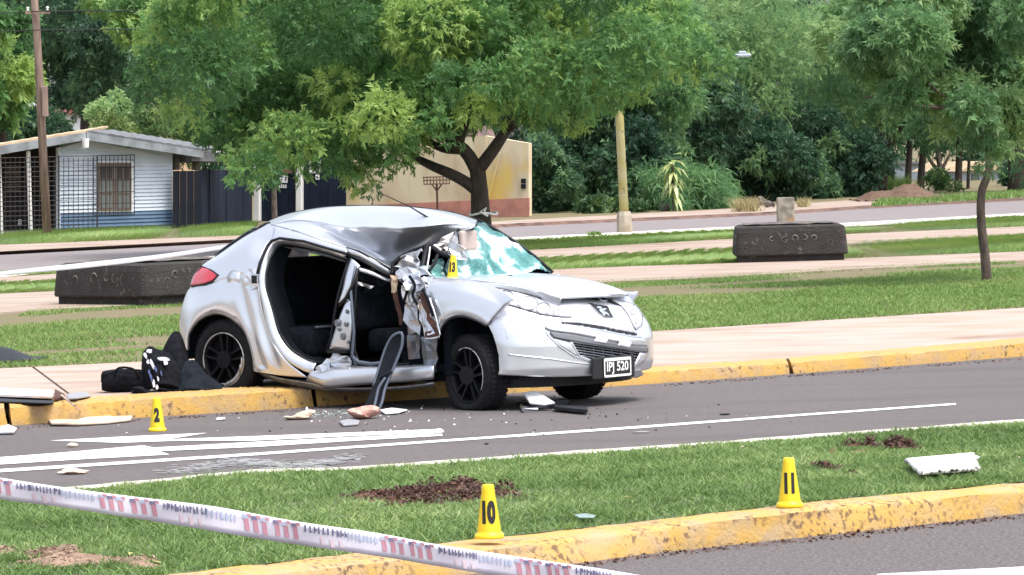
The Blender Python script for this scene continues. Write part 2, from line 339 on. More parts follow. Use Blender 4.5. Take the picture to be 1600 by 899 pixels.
def kerb(name, base, front, top, m, n, seed, rough=.006, parent=None):
    r = np.random.default_rng(seed)
    b, f, t = lin_arc(base, n), lin_arc(front, n), lin_arc(top, n)
    rows = [[p-np.array([0, 0, .08]) for p in b], b, [b[i]*.6+f[i]*.4 for i in range(n)], [b[i]*.2+f[i]*.8 for i in range(n)],
            [f[i]*.93+b[i]*.07-np.array([0, 0, .004]) for i in range(n)], [f[i]*.8+t[i]*.2 for i in range(n)], t, [p-np.array([0, 0, .12]) for p in t]]
    k = np.convolve(r.normal(0, 1, n+40), np.ones(9)/9, 'same')[20:20+n]
    V = []
    for j, row in enumerate(rows):
        for i, p in enumerate(row):
            q = np.array(p, float)
            if 0 < j < 7:
                d = r.normal(0, rough*.5, 3); q = q+d+np.array([0, -1, 0])*k[i]*rough*1.2
                if j >= 4: q[2] += k[(i*3) % n]*rough*.7
            V.append(q)
    Fc = [(j*n+i, j*n+i+1, (j+1)*n+i+1, (j+1)*n+i) for j in range(7) for i in range(n-1)]
    Fc += [tuple(j*n for j in range(8)), tuple(j*n+n-1 for j in range(7, -1, -1))]
    o = mesh(name, V, Fc, m, parent, True)
    md = o.modifiers.new('edge', 'EDGE_SPLIT'); md.split_angle = radians(50)
    return o
nr = [np.array([p[0]-2, -30, 0]) for p in kb]
struct('near_road', *ruled(nr, kb, 60, 2, z=0), X['asphalt_near'])
tag(kerb('near_kerb', kb, kf, kt, X['kerb_worn'], 420, 3, .004), kind='structure')
ME = [(-140, 783), (134, 765), (400, 738), (540, 735), (897, 710), (1194, 690), (1497, 667.5), (1600, 660)]   # far edge of the median
me_, me2 = gl(ME, .05), gl([(u, v-4) for u, v in ME], .05)
struct('median', *ruled(kt, me_, 120, 14, .003), X['turf_near'], True)
ke = kerb('median_edge', gl([(u, v-5) for u, v in ME], 0), me2, me_, X['edge_white'], 260, 5, .006); tag(ke, kind='structure')
# -- main road
FB = [(19, 665), (400, 642), (700, 621), (1019, 600), (1232, 585), (1600, 557)]
FF = [(0, 635.5), (400, 611), (700, 595), (1019, 579.5), (1232, 566), (1600, 535)]
FT = [(0, 629), (400, 604), (700, 588), (1019, 573), (1232, 559), (1600, 528)]
fb, ff, ft = upright(FB, FF, FT)
struct('main_road', *ruled(gl([(u, v-4) for u, v in ME], -.002), gl([(u, v-3) for u, v in FB], -.002), 80, 2, z=0), X['asphalt'])
# yellow kerb of the pavement, stone by stone at the joints one can see
pv = bpy.data.objects.new('pavement_kerb', None); COL.objects.link(pv); tag(pv, kind='structure')
def cut(line, u0, u1, z, n=60):                          # part of a traced line between two pixel columns
    P = lin_arc(line, 5000)
    def col(p): q = p-CC; return 800+F*(q@CR)/(q@_fw)
    us = np.array([col(p) for p in P]); i = np.where((us >= u0) & (us <= u1))[0]
    return lin_arc([P[k] for k in i], n)
for s, (u0, u1, n) in enumerate([(-900, 8, 40), (14, 487, 120), (491, 1231, 160), (1235, 2400, 120)]):
    k = kerb('kerb_stone', cut(fb, u0+4, u1+4, 0), cut(ff, u0, u1, 0), cut(ft, u0-3, u1-3, 0), X['kerb_yellow'], n, 20+s, .004, pv)
# road markings
def poly(name, px, z, m, kind='structure', th=0.):
    P = [G(u, v, z) for u, v in px]; return tag(mesh(name, P, [tuple(range(len(P)))], m), kind=kind)
poly('lane_line', [(-60, 742), (200, 725), (400, 711.5), (700, 690), (1000, 669.2), (1250, 650), (1494, 632.6), (1493, 630), (1250, 647), (1000, 665.6), (700, 686.5), (400, 707.5), (200, 720.5), (-60, 737)], .004, X['line_white'])
poly('turn_arrow', [(78, 688.5), (187, 692), (265, 689.3), (400, 688.5), (560, 681), (690, 676.5), (690, 670.5), (560, 675.5), (400, 681.5), (262, 686.5), (324, 676.5), (200, 682)], .004, X['line_white'])
poly('turn_arrow', [(-60, 730), (60, 722), (150, 716.5), (265, 710.5), (249, 705), (400, 698.5), (560, 688.5), (692, 681), (690, 676.9), (560, 682.5), (400, 690.5), (240, 699.5), (224, 696), (100, 707), (-60, 719)], .004, X['line_white'])
poly('lane_line', [(1370, 897), (1600, 885.5), (1800, 876), (1830, 900), (1600, 912), (1380, 921)], .004, X['line_white'])
# -- pavement, lawn, paths
PF = [(0, 576), (218, 565.5), (620, 544), (1019, 518), (1300, 500), (1600, 481)]
pf = gl(PF, .135)
def slab(uA0, uA1, uB0, uB1):
    a = cut(ft, uA0, uA1, 0, 30); b = cut(pf, uB0, uB1, 0, 30); V = []
    for row, dz in ((a, -.1), (a, -.006), (b, .0), (b, -.1)): V += [np.array([p[0], p[1], p[2]+dz]) for p in row]
    Fc = [(j*30+i, j*30+i+1, (j+1)*30+i+1, (j+1)*30+i) for j in range(3) for i in range(29)]+[(0, 30, 60, 90), (29, 119, 89, 59)]
    return tag(mesh('pavement_slab', V, Fc, X['pavement']), kind='structure')
slab(-900, -330, -900, -400); slab(-326, 116.5, -396, 50); slab(119.5, 640, 53, 560); slab(643, 2400, 563, 2300)
RN = [(0, 424), (95, 416), (400, 396), (800, 371.5), (1133, 355), (1331, 348), (1600, 333)]       # near edge of the far road
RF = [(0, 398.6), (361, 380), (800, 355), (1200, 337), (1381, 325), (1600, 314)]
P1a = [(0, 488.5), (97, 482), (500, 462), (960, 440), (1100, 434), (1334, 420), (1600, 407)]
P1b = [(0, 459), (93, 455), (500, 438), (960, 417), (1100, 413), (1331, 404), (1600, 393)]
P2a = [(0, 444), (90, 441), (500, 420), (860, 405), (1133, 391), (1328, 381), (1600, 369)]
P2b = [(0, 433), (90, 428), (500, 409), (809, 392), (1133, 374), (1325, 366), (1600, 354)]
struct('lawn', *ruled(gl(PF, .125), gl(RN, .125), 120, 30, .002), X['turf'], True)
Z1 = .15
struct('path', *ruled(gl(P1a, Z1), gl(P1b, Z1), 90, 6), X['path']); struct('path', *ruled(gl(P2a, Z1), gl(P2b, Z1), 90, 6), X['path'])
for o in [o for o in COL.objects if o.name.startswith('path')]: solid(o, .05, -1)
struct('far_kerb', *ruled(gl([(u, v+9-u*.002) for u, v in RN], .14), gl(RN, .16), 90, 2), X['edge_white'])
struct('far_road', *ruled(gl(RN, .145, (30, 60)), gl([(u, v-1) for u, v in RF], .145, (30, 60)), 80, 2), X['asphalt_far'])
VK = [(u, v-5.5) for u, v in RF]
struct('verge_kerb', *ruled(gl(RF, .14, (30, 60)), gl(VK, .215, (30, 60)), 80, 2), X['kerb_dark'])
VF = [(0, 383), (374, 368.5), (560, 359), (826, 343), (1100, 329), (1340, 312), (1600, 298)]
struct('verge', *ruled(gl(VK, .215, (12, 40)), gl(VF, .215, (12, 40)), 80, 2), X['path'])
vf = gl(VF, .215, (30, 60))
struct('far_ground', *ruled(vf, [p+np.array([p[0]*1.0, 90, 0]) for p in vf], 60, 2), X['turf'])
# -- grass blades (nobody could count them)
def blades(name, pos, h, w, m, lean=.5, seed=1, tint=None):
    r = np.random.default_rng(seed); n = len(pos)
    a = r.uniform(0, 2*pi, n); H = h*r.uniform(.55, 1.25, n); d = np.c_[np.cos(a), np.sin(a), np.zeros(n)]
    b = r.uniform(0, 2*pi, n); l = np.c_[np.cos(b), np.sin(b), np.zeros(n)]*(H*lean*r.uniform(.1, 1.6, n))[:, None]
    V = np.empty((n, 3, 3)); V[:, 0] = pos-d*w/2; V[:, 1] = pos+d*w/2; V[:, 2] = pos+l+np.c_[np.zeros(n), np.zeros(n), H]
    t = r.uniform(0, 1, n) if tint is None else np.clip(tint+r.normal(0, .16, n), 0, 1)
    return tri_mesh(name, V.reshape(-1, 3), 3, t, m)
def tri_mesh(name, V, k, tint, m, parent=None):          # many loose k-sided faces in one mesh, one tint per face
    me = bpy.data.meshes.new(name); nv = len(V); nf = nv//k
    me.vertices.add(nv); me.vertices.foreach_set('co', np.ascontiguousarray(V, np.float32).ravel())
    me.loops.add(nv); me.loops.foreach_set('vertex_index', np.arange(nv, dtype=np.int32))
    me.polygons.add(nf); me.polygons.foreach_set('loop_start', np.arange(0, nv, k, dtype=np.int32))
    try: me.polygons.foreach_set('loop_total', np.full(nf, k, np.int32))
    except Exception: pass
    at = me.attributes.new('tint', 'FLOAT', 'FACE'); at.data.foreach_set('value', np.asarray(tint, np.float32))
    me.materials.append(m); me.update(calc_edges=True)
    o = bpy.data.objects.new(name, me); COL.objects.link(o)
    if parent is not None: o.parent = parent
    return o
def vnoise(x, y, s, seed=0):                             # cheap smooth value noise for patches
    r = np.random.default_rng(seed); T = r.uniform(0, 1, (64, 64)); x = x*s; y = y*s
    i = np.floor(x).astype(int); j = np.floor(y).astype(int); f = x-i; g = y-j; f = f*f*(3-2*f); g = g*g*(3-2*g)
    q = lambda a, b: T[a % 64, b % 64]
    return (q(i, j)*(1-f)+q(i+1, j)*f)*(1-g)+(q(i, j+1)*(1-f)+q(i+1, j+1)*f)*g
def scatter(A, B, n, s0, s1, seed, t0=0., t1=1.):
    r = np.random.default_rng(seed); m = 200; a = np.array(lin_arc(A, m)); b = np.array(lin_arc(B, m))
    wds = np.linalg.norm(a-b, axis=1); i0, i1 = int(s0*m), int(s1*m)-1; p = wds[i0:i1]/wds[i0:i1].sum()
    i = i0+r.choice(i1-i0, n, p=p); f = r.uniform(0, 1, n)[:, None]; t = r.uniform(t0, t1, n)[:, None]
    return (a[i]*(1-f)+a[i+1]*f)*(1-t)+(b[i]*(1-f)+b[i+1]*f)*t
def srange(line, u0, u1):
    P = lin_arc(line, 400); us = np.array([800+F*((p-CC)@CR)/((p-CC)@_fw) for p in P]); i = np.where((us >= u0) & (us <= u1))[0]
    return i[0]/400, i[-1]/400
# worn and dug places on the median, as ground ellipses: centre pixel, half sizes in metres, heading
DIRT = []
for (u, v, a, b, th) in [(640, 778, .42, .60, .5), (735, 772, .34, .75, .5), (1291, 735, .11, .75, .1), (1405, 697, .15, .45, .5), (1345, 706, .08, .35, .4)]:
    c = G(u, v, .09); DIRT.append((c, a, b, th))
SAND = [(G(140, 872, .11), .33, .55, .4), (G(80, 862, .11), .2, .4, .4)]
def split_patch(E, k, seed):                            # a ragged patch: several small ellipses round the middle
    r = np.random.default_rng(seed); c, a, b, th = E; out = [(c, a*.5, b*.5, th)]
    for _ in range(k):
        x, y = r.uniform(-.75, .75, 2); px, py = x*a, y*b
        out.append((np.array([c[0]+px*cos(th)-py*sin(th), c[1]+px*sin(th)+py*cos(th), c[2]]), a*r.uniform(.18, .42), b*r.uniform(.15, .40), th+r.uniform(-.6, .6)))
    return out
DIRTS = [split_patch(e, (9, 9, 4, 6, 3)[i], 60+i) for i, e in enumerate(DIRT)]; SANDS = [split_patch(e, 6, 80+i) for i, e in enumerate(SAND)]
def in_ell(P, E, grow=1.):
    k = np.zeros(len(P), bool)
    for c, a, b, th in E:
        d = P[:, :2]-c[:2]; x = d[:, 0]*cos(th)+d[:, 1]*sin(th); y = -d[:, 0]*sin(th)+d[:, 1]*cos(th)
        k |= ((x/a)**2+(y/b)**2) < grow*(.5+.8*vnoise(P[:, 0], P[:, 1], 9., 4))
    return k
s0, s1 = srange(kt, -350, 1900)
P = scatter(kt, me_, 210000, s0, s1, 11, .0, .985)
P = P[~(in_ell(P, sum(DIRTS, []), 1.6) & (rng.uniform(0, 1, len(P)) < .9))]; P = P[~(in_ell(P, sum(SANDS, []), 1.5) & (rng.uniform(0, 1, len(P)) < .85))]
nz = vnoise(P[:, 0], P[:, 1], 1.3, 1)*.5+vnoise(P[:, 0], P[:, 1], 5., 2)*.3+vnoise(P[:, 0], P[:, 1], 17., 3)*.2
keep = rng.uniform(0, 1, len(P)) < np.clip(.05+1.3*vnoise(P[:, 0], P[:, 1], 14., 8)*(.45+.9*vnoise(P[:, 0], P[:, 1], 2.3, 18)), .05, 1); P = P[keep]; nz = nz[keep]
hgt = .018+.030*vnoise(P[:, 0], P[:, 1], 11., 9)**1.5
o = blades('median_grass', P, hgt, .010, X['blade'], 1.6, 12, -.10+1.1*nz); tag(o, 'short green grass covering the kerbed median in front of the car', 'grass', kind='stuff')
s0, s1 = srange(kt, -100, 1700)
s0, s1 = srange(gl(PF, .125), -200, 1800)
lawn = scatter(gl(PF, .125), gl(P1a, .125), 170000, s0, s1, 13)
nz = vnoise(lawn[:, 0], lawn[:, 1], .9, 5)*.45+vnoise(lawn[:, 0], lawn[:, 1], 3.1, 6)*.3+vnoise(lawn[:, 0], lawn[:, 1], 9, 6)*.25
al = lawn[:, 0]*.83+lawn[:, 1]*.56; ac = -lawn[:, 0]*.56+lawn[:, 1]*.83; bare = .65*vnoise(al*.16, ac*.42, 1., 15)+.35*vnoise(al*.5, ac*1.3, 1., 16)
k = bare < .56+.06*rng.uniform(-1, 1, len(lawn)); lawn = lawn[k]; nz = nz[k]
o = blades('lawn_grass', lawn, .036, .014, X['blade_lawn'], 1.2, 14, .05+.9*nz); tag(o, 'mown grass of the lawn between pavement and path behind the car', 'grass', kind='stuff')
for nm, A, B, n, sd_, hh, lb in [('lawn_grass', P1b, P2a, 60000, 15, .06, 'grass strip between the two pale paths beyond the planters'),
                             ('lawn_grass', P2b, [(u, v+7) for u, v in RN], 50000, 16, .07, 'grass strip between far path and the road behind'),
                             ('verge_grass', [(0, 383), (200, 375), (392, 367)], [(0, 366), (200, 359), (400, 351)], 16000, 17, .12, 'grass in front of the blue and white house')]:
    a, b = gl(A, .125, (6, 6) if n < 20000 else (25, 25)), gl(B, .125, (6, 6) if n < 20000 else (25, 25))
    if nm == 'verge_grass': a, b = gl(A, .215, (6, .1)), gl(B, .215, (6, .1))
    s0, s1 = srange(a, -200, 1800); Q = scatter(a, b, n, s0, s1, sd_)
    nz = vnoise(Q[:, 0], Q[:, 1], .8, 5)*.6+vnoise(Q[:, 0], Q[:, 1], 3., 6)*.4
    o = blades(nm, Q, hh, .03, X['blade_lawn'], 1.0, sd_, .25+.7*nz); tag(o, lb, 'grass', kind='stuff')
# grass clumps and crumbs along the road edges
a = gl([(u, v-6) for u, v in ME], .01); s0, s1 = srange(a, 500, 1700)
# -- dug earth on the median
def earth(name, L, m, n, seed, lab, size, hmax):
    r = np.random.default_rng(seed); V = []; T = []; ar = np.array([e[1]*e[2] for e in L]); pick = r.choice(len(L), n, p=ar/ar.sum()); hs = r.uniform(.3, 1, len(L))
    for i in pick:
        c, a, b, th = L[i]; x, y = r.normal(0, .52, 2); e = max(0, 1-x*x-y*y); px, py = x*a, y*b
        p = np.array([c[0]+px*cos(th)-py*sin(th), c[1]+px*sin(th)+py*cos(th), c[2]-.012+hmax*hs[i]*e*r.uniform(.2, 1)])
        s = size*r.choice([.5, .8, 1.2, 2.2], p=[.35, .35, .22, .08]); k = r.normal(0, 1, (4, 3)); k /= np.linalg.norm(k, axis=1)[:, None]; k[:, 2] *= .8; k = p+k*s; t = np.clip(r.normal(.35, .28), 0, 1)
        for f in ((0, 1, 2), (0, 2, 3), (0, 3, 1), (1, 3, 2)): V += [k[f[0]], k[f[1]], k[f[2]]]; T.append(t)
    o = tri_mesh(name, np.array(V), 3, T, m); return tag(o, lab, 'bare earth', kind='stuff')
for i, L in enumerate(DIRTS[:4]):
    earth('dug_earth', L, X['clod'], (4200, 4600, 1300, 1900)[i], 30+i, ('red earth dug out of the median left of cone 10', 'red earth heaped behind cone 10', 'small dark earth hole right of cone 11', 'dark earth patch near the far edge of the median')[i], .009, .085)
for i, L in enumerate(SANDS): earth('worn_earth', L, X['clod_pale'], 2400, 40+i, ('pale worn earth in the grass under the tape at lower left', 'small pale worn earth beside the larger one at lower left')[i], .008, .03)
for i, (c, a, b, th) in enumerate([(c, a*.9, b*.9, t) for L in SANDS+DIRTS for c, a, b, t in L]):
    r = np.random.default_rng(50+i); n = 28; V = [(c[0], c[1], c[2]+.012)]
    for k in range(n):
        an = 2*pi*k/n; s = 1+r.normal(0, .16); x, y = a*s*cos(an), b*s*sin(an); V.append((c[0]+x*cos(th)-y*sin(th), c[1]+x*sin(th)+y*cos(th), c[2]-.012))
    struct('bare_patch', V, [(0, 1+k, 1+(k+1) % n) for k in range(n)], X['soil_pale'] if i < sum(len(L) for L in SANDS) else X['soil_red'], True)
# ================================================================ BUILDINGS AND FENCES BEYOND THE FAR ROAD
ZB = .22
hA, hB = G(93, 363, ZB), G(270, 356.5, ZB); HP = plane_fn(hA, hB)
n3 = HP.n
def quad(f, pts, off=0.): return [f(u, v, off) for u, v in pts]
def plate(name, f, pts, m, parent, off=0., th=.04): # a flat piece with real thickness standing in facade f, front at off
    b = MB(); b.slab(quad(f, pts, off), -f.n, th); return b.build(name, m, parent)
def rod(b, f, p, q, r, off=0., n=4): b.tube([f(*p, off), f(*q, off)], r, n)
house = thing('house', 'low blue and white clapboard house with brown shuttered window under grey gable', 'house', HP(180, 360)-np.array([0, 0, 0]))
# wall core behind the boards, then lapped boards
plate('wall', HP, [(93, 363), (270, 356.5), (269, 247), (200, 231), (136, 217), (93, 231)], X['siding_white'], house, -.05, .15)
NB = 22
for i in range(NB):
    t0, t1 = i/NB, (i+1)/NB
    vb = lambda u, t: (363-(u-93)*.0367)*(1-t)+(232-(u-93)*.005)*t
    blue = t1 < .26
    # boards step round the window opening
    for (u0, u1) in ([(93, 269.5)] if not (.245 < t0 < .86) else [(93, 152), (208, 269.5)]):
        a0, a1, b0, b1 = HP(u0, vb(u0, t0), .02), HP(u1, vb(u1, t0), .02), HP(u0, vb(u0, t1), -.015), HP(u1, vb(u1, t1), -.015)
        b = MB(); b.add([a0, a1, b1, b0, a0-n3*.06, a1-n3*.06, b1-n3*.03, b0-n3*.03], [(0, 1, 2, 3), (0, 4, 5, 1), (3, 2, 6, 7), (0, 3, 7, 4), (1, 5, 6, 2)])
        b.build('siding_board', X['siding_blue'] if blue else X['siding_white'], house)
for g, (p, t) in enumerate([(((98, 231), (136, 219.5), (200, 233), (262, 246), (262, 232+13), (98, 232)), 0)]):
    plate('gable_board', HP, [(96, 231.4), (136, 219), (200, 232.5), (266, 247), (266, 233.5+13.2)][:4], X['siding_white'], house, .02, .06)
plate('corner_trim', HP, [(91, 364), (94.5, 363.8), (94.5, 230), (91, 231)], X['siding_white'], house, .05, .12)
win = plate('window', HP, [(151, 332), (208.5, 331), (208, 252), (151, 252)], X['white_paint'], house, .03, .08)
for j in range(2):
    ux = 154+j*26.5
    sh = plate('shutter', HP, [(ux, 329.5), (ux+25, 329), (ux+25, 254.5), (ux, 254.5)], X['shutter_brown'], win, .06, .05)
for j in range(2):
    ux = 154+j*26.5
    for r_ in range(3):
        for c_ in range(2):
            a = ux+3+c_*10.5; t = 260+r_*23
            plate('pane', HP, [(a, t+19), (a+8, t+19), (a+8, t), (a, t)], X['pane_dim'] if r_ else X['shutter_dark'], win, .068, .02)
gr = MB()
for u in np.arange(146, 212, 6.4): rod(gr, HP, (u, 336), (u, 243), .009, .16)
for v in (243, 262, 281, 300, 318, 336): rod(gr, HP, (145, v+.8), (211, v-.8), .009, .16)
gr.build('window_grille', X['iron_black'], house)
# porch on the left: recessed dark wall, posts, slatted door
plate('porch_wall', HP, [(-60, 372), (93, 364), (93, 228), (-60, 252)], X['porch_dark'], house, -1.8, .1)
b = MB()
for v in np.arange(258, 296, 4.2): b.slab(quad(HP, [(10, v+3), (30, v+3), (30, v), (10, v)], -1.72), n3, .04)
b.build('shutter_slats', X['shutter_brown'], house)
b = MB(); b.slab(quad(HP, [(-60, 368), (93, 363), (93, 360), (-60, 365)], .0), -n3, 1.8); b.build('porch_step', X['concrete'], house)
for u, v in ((2, 371), (48, 368)):
    b = MB(); b.tube([HP(u, v, .25), HP(u-4, 236, .25)], .05, 8); b.build('porch_post', X['white_paint'], house)
b = MB(); b.tube([HP(31, 352, -1.6), HP(31, 343, -1.6)], .045, 8); b.build('meter', X['white_paint'], house)
# roof: two slopes from the front gable back, corrugated beige on the left
bk = np.array([0., 6., 0])
def roof(name, front, m, rise=0.):
    b = MB(); V = []; k = 24
    A = HP(*front[0], .5); B = HP(*front[1], .5)
    for i in range(k+1):
        p = A+(B-A)*i/k; p = p+np.array([0, 0, .018*(i % 2)]); V += [p, p+bk+np.array([0, 0, rise])]
    b.add(V, [(2*i, 2*i+2, 2*i+3, 2*i+1) for i in range(k)]); o = b.build(name, m, house); solid(o, .05); return o
roof('roof', [(-90, 242), (134, 206)], X['roof_beige'], .14); roof('roof', [(137, 206), (318, 235)], X['roof_grey'], .05)
for pts in ([(-90, 257), (134.5, 219), (134.5, 207), (-90, 243)], [(135.5, 219), (318, 247), (318, 236), (135.5, 207)]):
    plate('fascia', HP, pts, X['fascia'], house, .56, .06)
b = MB(); b.lathe([(.0, 0), (.07, 0), (.09, .22), (0, .22)], 10, HP(134, 231, .62)); b.build('floodlight', X['white_paint'], house)
# wire mesh fence in front of the porch and left half of the house
mf = thing('mesh_fence', 'black square wire mesh fence in front of the porch and siding', 'fence', HP(60, 366, .9))
for u in (-60, 92, 152): 
    b = MB(); b.tube([HP(u, 366-u*.03, .9), HP(u, 243, .9)], .02, 6); b.build('mesh_post', X['iron_black'], mf)
b = MB()
for u in np.arange(-60, 150, 7.6): rod(b, HP, (u, 366-u*.03), (u, 247-abs(u-134)*-.0), .008, .9)
b.build('vertical_wires', X['iron_black'], mf); b = MB()
for v in np.arange(247, 364, 7.6): rod(b, HP, (-60, v+1.8), (152, v-3.6), .008, .9)
b.build('horizontal_wires', X['iron_black'], mf)
# lean-to carport roof right of the house and navy sheet fence
nf = thing('metal_fence', 'dark navy sheet metal fence joining the right end of the house', 'fence', HP(330, 354))
NA, NB_ = HP(270, 357, .3), HP(314, 356, .5); N1 = plane_fn(NA, NB_); N2 = plane_fn(NB_, G(396, 347, ZB))
for k in range(4):
    u0, u1 = 270+k*11, 270+(k+1)*11; plate('sheet_panel', N1, [(u0+.3, 357.2), (u1-.3, 357), (u1-.3, 267), (u0+.3, 267.5)], X['navy_dark'], nf, .03*(k % 2), .03)  # left-facing run painted a darker navy for the shade on it
for k in range(6):
    u0, u1 = 314.5+k*13.3, 314.5+(k+1)*13.3; v0, v1 = 356-(u0-314)*.11, 356-(u1-314)*.11
    plate('sheet_panel', N2, [(u0+.3, v0), (u1-.3, v1), (u1-.3, 265.5), (u0+.3, 266)], X['navy_metal'], nf, .03*(k % 2), .03)
cp = thing('carport', 'small grey sheet roof on brackets above the navy fence', 'carport', HP(330, 354, -.8))
b = MB(); b.slab(quad(HP, [(300, 252), (378, 253), (374, 243), (338, 235), (300, 239)], .4), -n3, 2.5); b.build('sheet_roof', X['roof_grey'], cp)
plate('edge_strip', HP, [(338, 240), (374, 241), (374, 237), (338, 235.5)], X['white_paint'], cp, .47, .05)
for u in (277, 309, 371): plate('bracket', HP, [(u-3, 266), (u+3, 266), (u+3, 247), (u-3, 247)], X['stump_concrete'], cp, -.2, .2)
# gates with posters between white posts
gA, gB = G(400, 347, ZB), G(826, 338.5, ZB); GP = plane_fn(gA, gB)
for u, w_, lab in ((400.5, 4.5, 'white gate post left of the poster gate, next to the thin trunk'), (466.5, 4.5, 'white gate post between the two navy gates')):
    b = MB(); b.slab(quad(GP, [(u-w_, 347-(u-400)*.02), (u+w_, 347-(u-400)*.02), (u+w_, 236), (u-w_, 236)], .12), -GP.n, .2)
    o = b.build('gate_post', X['white_paint']); bevel(o, .02); tag(o, lab, 'post', 'white posts of the navy gates')
for u0, u1, lab in ((405.5, 461.5, 'navy metal gate carrying a white lettered sign, left of the second post'), (471.5, 541, 'navy metal gate beside the yellow wall')):
    g = thing('metal_gate', lab, 'gate', GP((u0+u1)/2, 346), group='navy sheet gates')
    k = 5
    for i in range(k):
        a = u0+(u1-u0)*i/k; c = u0+(u1-u0)*(i+1)/k
        plate('sheet_panel', GP, [(a+.3, 346), (c-.3, 346), (c-.3, 246), (a+.3, 246)], X['navy_metal'], g, .025*(i % 2), .03)
def poster(name, f, u0, v0, u1, v1, m, lab, marks=0, ink='ink_black', off=.07):
    t = thing(name, lab, 'poster', f((u0+u1)/2, v1, off))
    plate('sheet', f, [(u0, v1), (u1, v1), (u1, v0), (u0, v0)], m, t, off, .01)
    r = random.Random(int(u0*7)); b = MB()
    for i in range(marks):
        a = u0+1+r.random()*(u1-u0-4); v = v0+1+r.random()*(v1-v0-4); b.slab(quad(f, [(a, v+2), (a+1.6+r.random()*2, v+2), (a+2, v), (a, v)], off+.008), -f.n, .006)
    if marks: b.build('print', X[ink], t)
poster('poster', GP, 430, 251, 441, 272, X['white_paint'], 'white strip of lettering at the top of the left gate', 9)
poster('poster', GP, 443, 248, 457, 271, X['roof_red'], 'dark red poster at the top of the left gate', 0)
poster('poster', GP, 437, 274, 449, 286, X['white_paint'], 'small square white notice on the left gate', 5)
poster('poster', GP, 483, 250, 501, 271, X['white_paint'], 'white poster with black strokes on the right gate', 12)
poster('poster', GP, 493, 273, 499, 281, X['white_paint'], 'small white tag under the poster on the right gate', 2)
b = MB(); r = random.Random(4)
for i in range(9):
    a = 420+i*3.2; h = 3+r.random()*3; b.slab(quad(GP, [(a, 294), (a+2, 294), (a+1.8, 294-h), (a+.2, 294-h)], .06), -GP.n, .01)
tag(b.build('gate_lettering', X['white_paint']), 'row of white painted letters across the left navy gate', 'lettering')
# yellow rendered wall with pink plinth
yw = thing('yellow_wall', 'stained yellow rendered wall with pink painted base behind the street tree', 'wall', GP(680, 343))
for us in ((541, 640), (640.3, 759.5)):
    plate('wall_panel', GP, [(us[0], 341), (us[1], 339.5), (us[1], 219-(us[1]-660)*.07), (us[0], 219-(us[0]-660)*.07)], X['wall_yellow'], yw, 0, .18)
plate('wall_panel', GP, [(760, 339), (826, 338), (826, 224), (760, 213)], X['wall_yellow'], yw, -.03, .18)
plate('plinth', GP, [(541, 345), (826.5, 338.5), (826.5, 309.5), (541, 322)], X['plinth_pink'], yw, .03, .05)
plate('wall_end', plane_fn(GP(826, 338), GP(826, 338)+np.array([1., 6, 0])), [(826, 338), (831, 335), (831, 226), (826, 224)], X['wall_cream'], yw, 0, .1)
for v in (282.5, 291): plate('meter_box', GP, [(814, v+4), (820, v+4), (820, v-3), (814, v-3)], X['navy_dark'], yw, .05, .07)
b = MB(); b.tube([GP(781, 239, .06), GP(762, 316, .06)], .025, 6); b.build('drain_pipe', X['wall_yellow'], yw)
rb = thing('rear_house', 'reddish tiled roof and pale wall rising over the yellow wall', 'house', GP(700, 338, -5))
b = MB(); b.slab(quad(GP, [(640, 222), (735, 216), (728, 197), (690, 199)], -2.), -GP.n, 1.5); b.build('roof', X['roof_rust'], rb)
plate('wall', GP, [(620, 338), (725, 338), (725, 216), (620, 218)], X['wall_cream'], rb, -2.3, .4)
# glimpses of houses far behind the trees
def far_house(lab, u0, v0, u1, v1, dep, wall, roofm, wins, rv=10, base=None):
    A = DP(u0, v1, dep); A[2] = ZB; f = plane_fn(A, A+np.array([1., .25, 0])); t = thing('distant_house', lab, 'house', A)
    plate('wall', f, [(u0, base or v1), (u1, base or v1), (u1, v0), (u0, v0)], wall, t, 0, 5)
    b = MB(); b.slab(quad(f, [(u0-4, v0), (u1+4, v0), ((u1*2+u0)/3, v0-rv), ((u0*2+u1)/3, v0-rv)], .3), -f.n, 5.6); b.build('roof', roofm, t)
    for (a, c, d, e) in wins:
        w_ = plate('window', f, [(a, e), (d, e), (d, c), (a, c)], X['shutter_dark'], t, .02, .1); plate('pane', f, [(a+1, e-1), (d-1, e-1), (d-1, c+1), (a+1, c+1)], X['pane_dim'], w_, .03, .03)
far_house('white house with red roof seen behind the utility pole', 104, 178, 132, 200, 175, X['house_white'], X['roof_red'], [(112, 183, 120, 192)], 9, 206)
far_house('white house glimpsed left of the utility pole', 18, 166, 62, 200, 180, X['house_white'], X['house_white'], [(30, 176, 38, 188)], 8, 206)
far_house('ochre house half hidden by the street tree crown', 244, 168, 305, 200, 170, X['house_ochre'], X['roof_red'], [(255, 172, 268, 182)], 10, 330)
far_house('pale long wall seen between dark trunks at right', 1330, 256, 1460, 285, 178, X['house_pale'], X['roof_grey'], [(1385, 262, 1392, 276)], 4, 300)
far_house('pale house with beige roof behind the young tree', 1503, 268, 1580, 292, 172, X['house_pale'], X['roof_beige'], [(1518, 273, 1530, 284)], 16, 300)
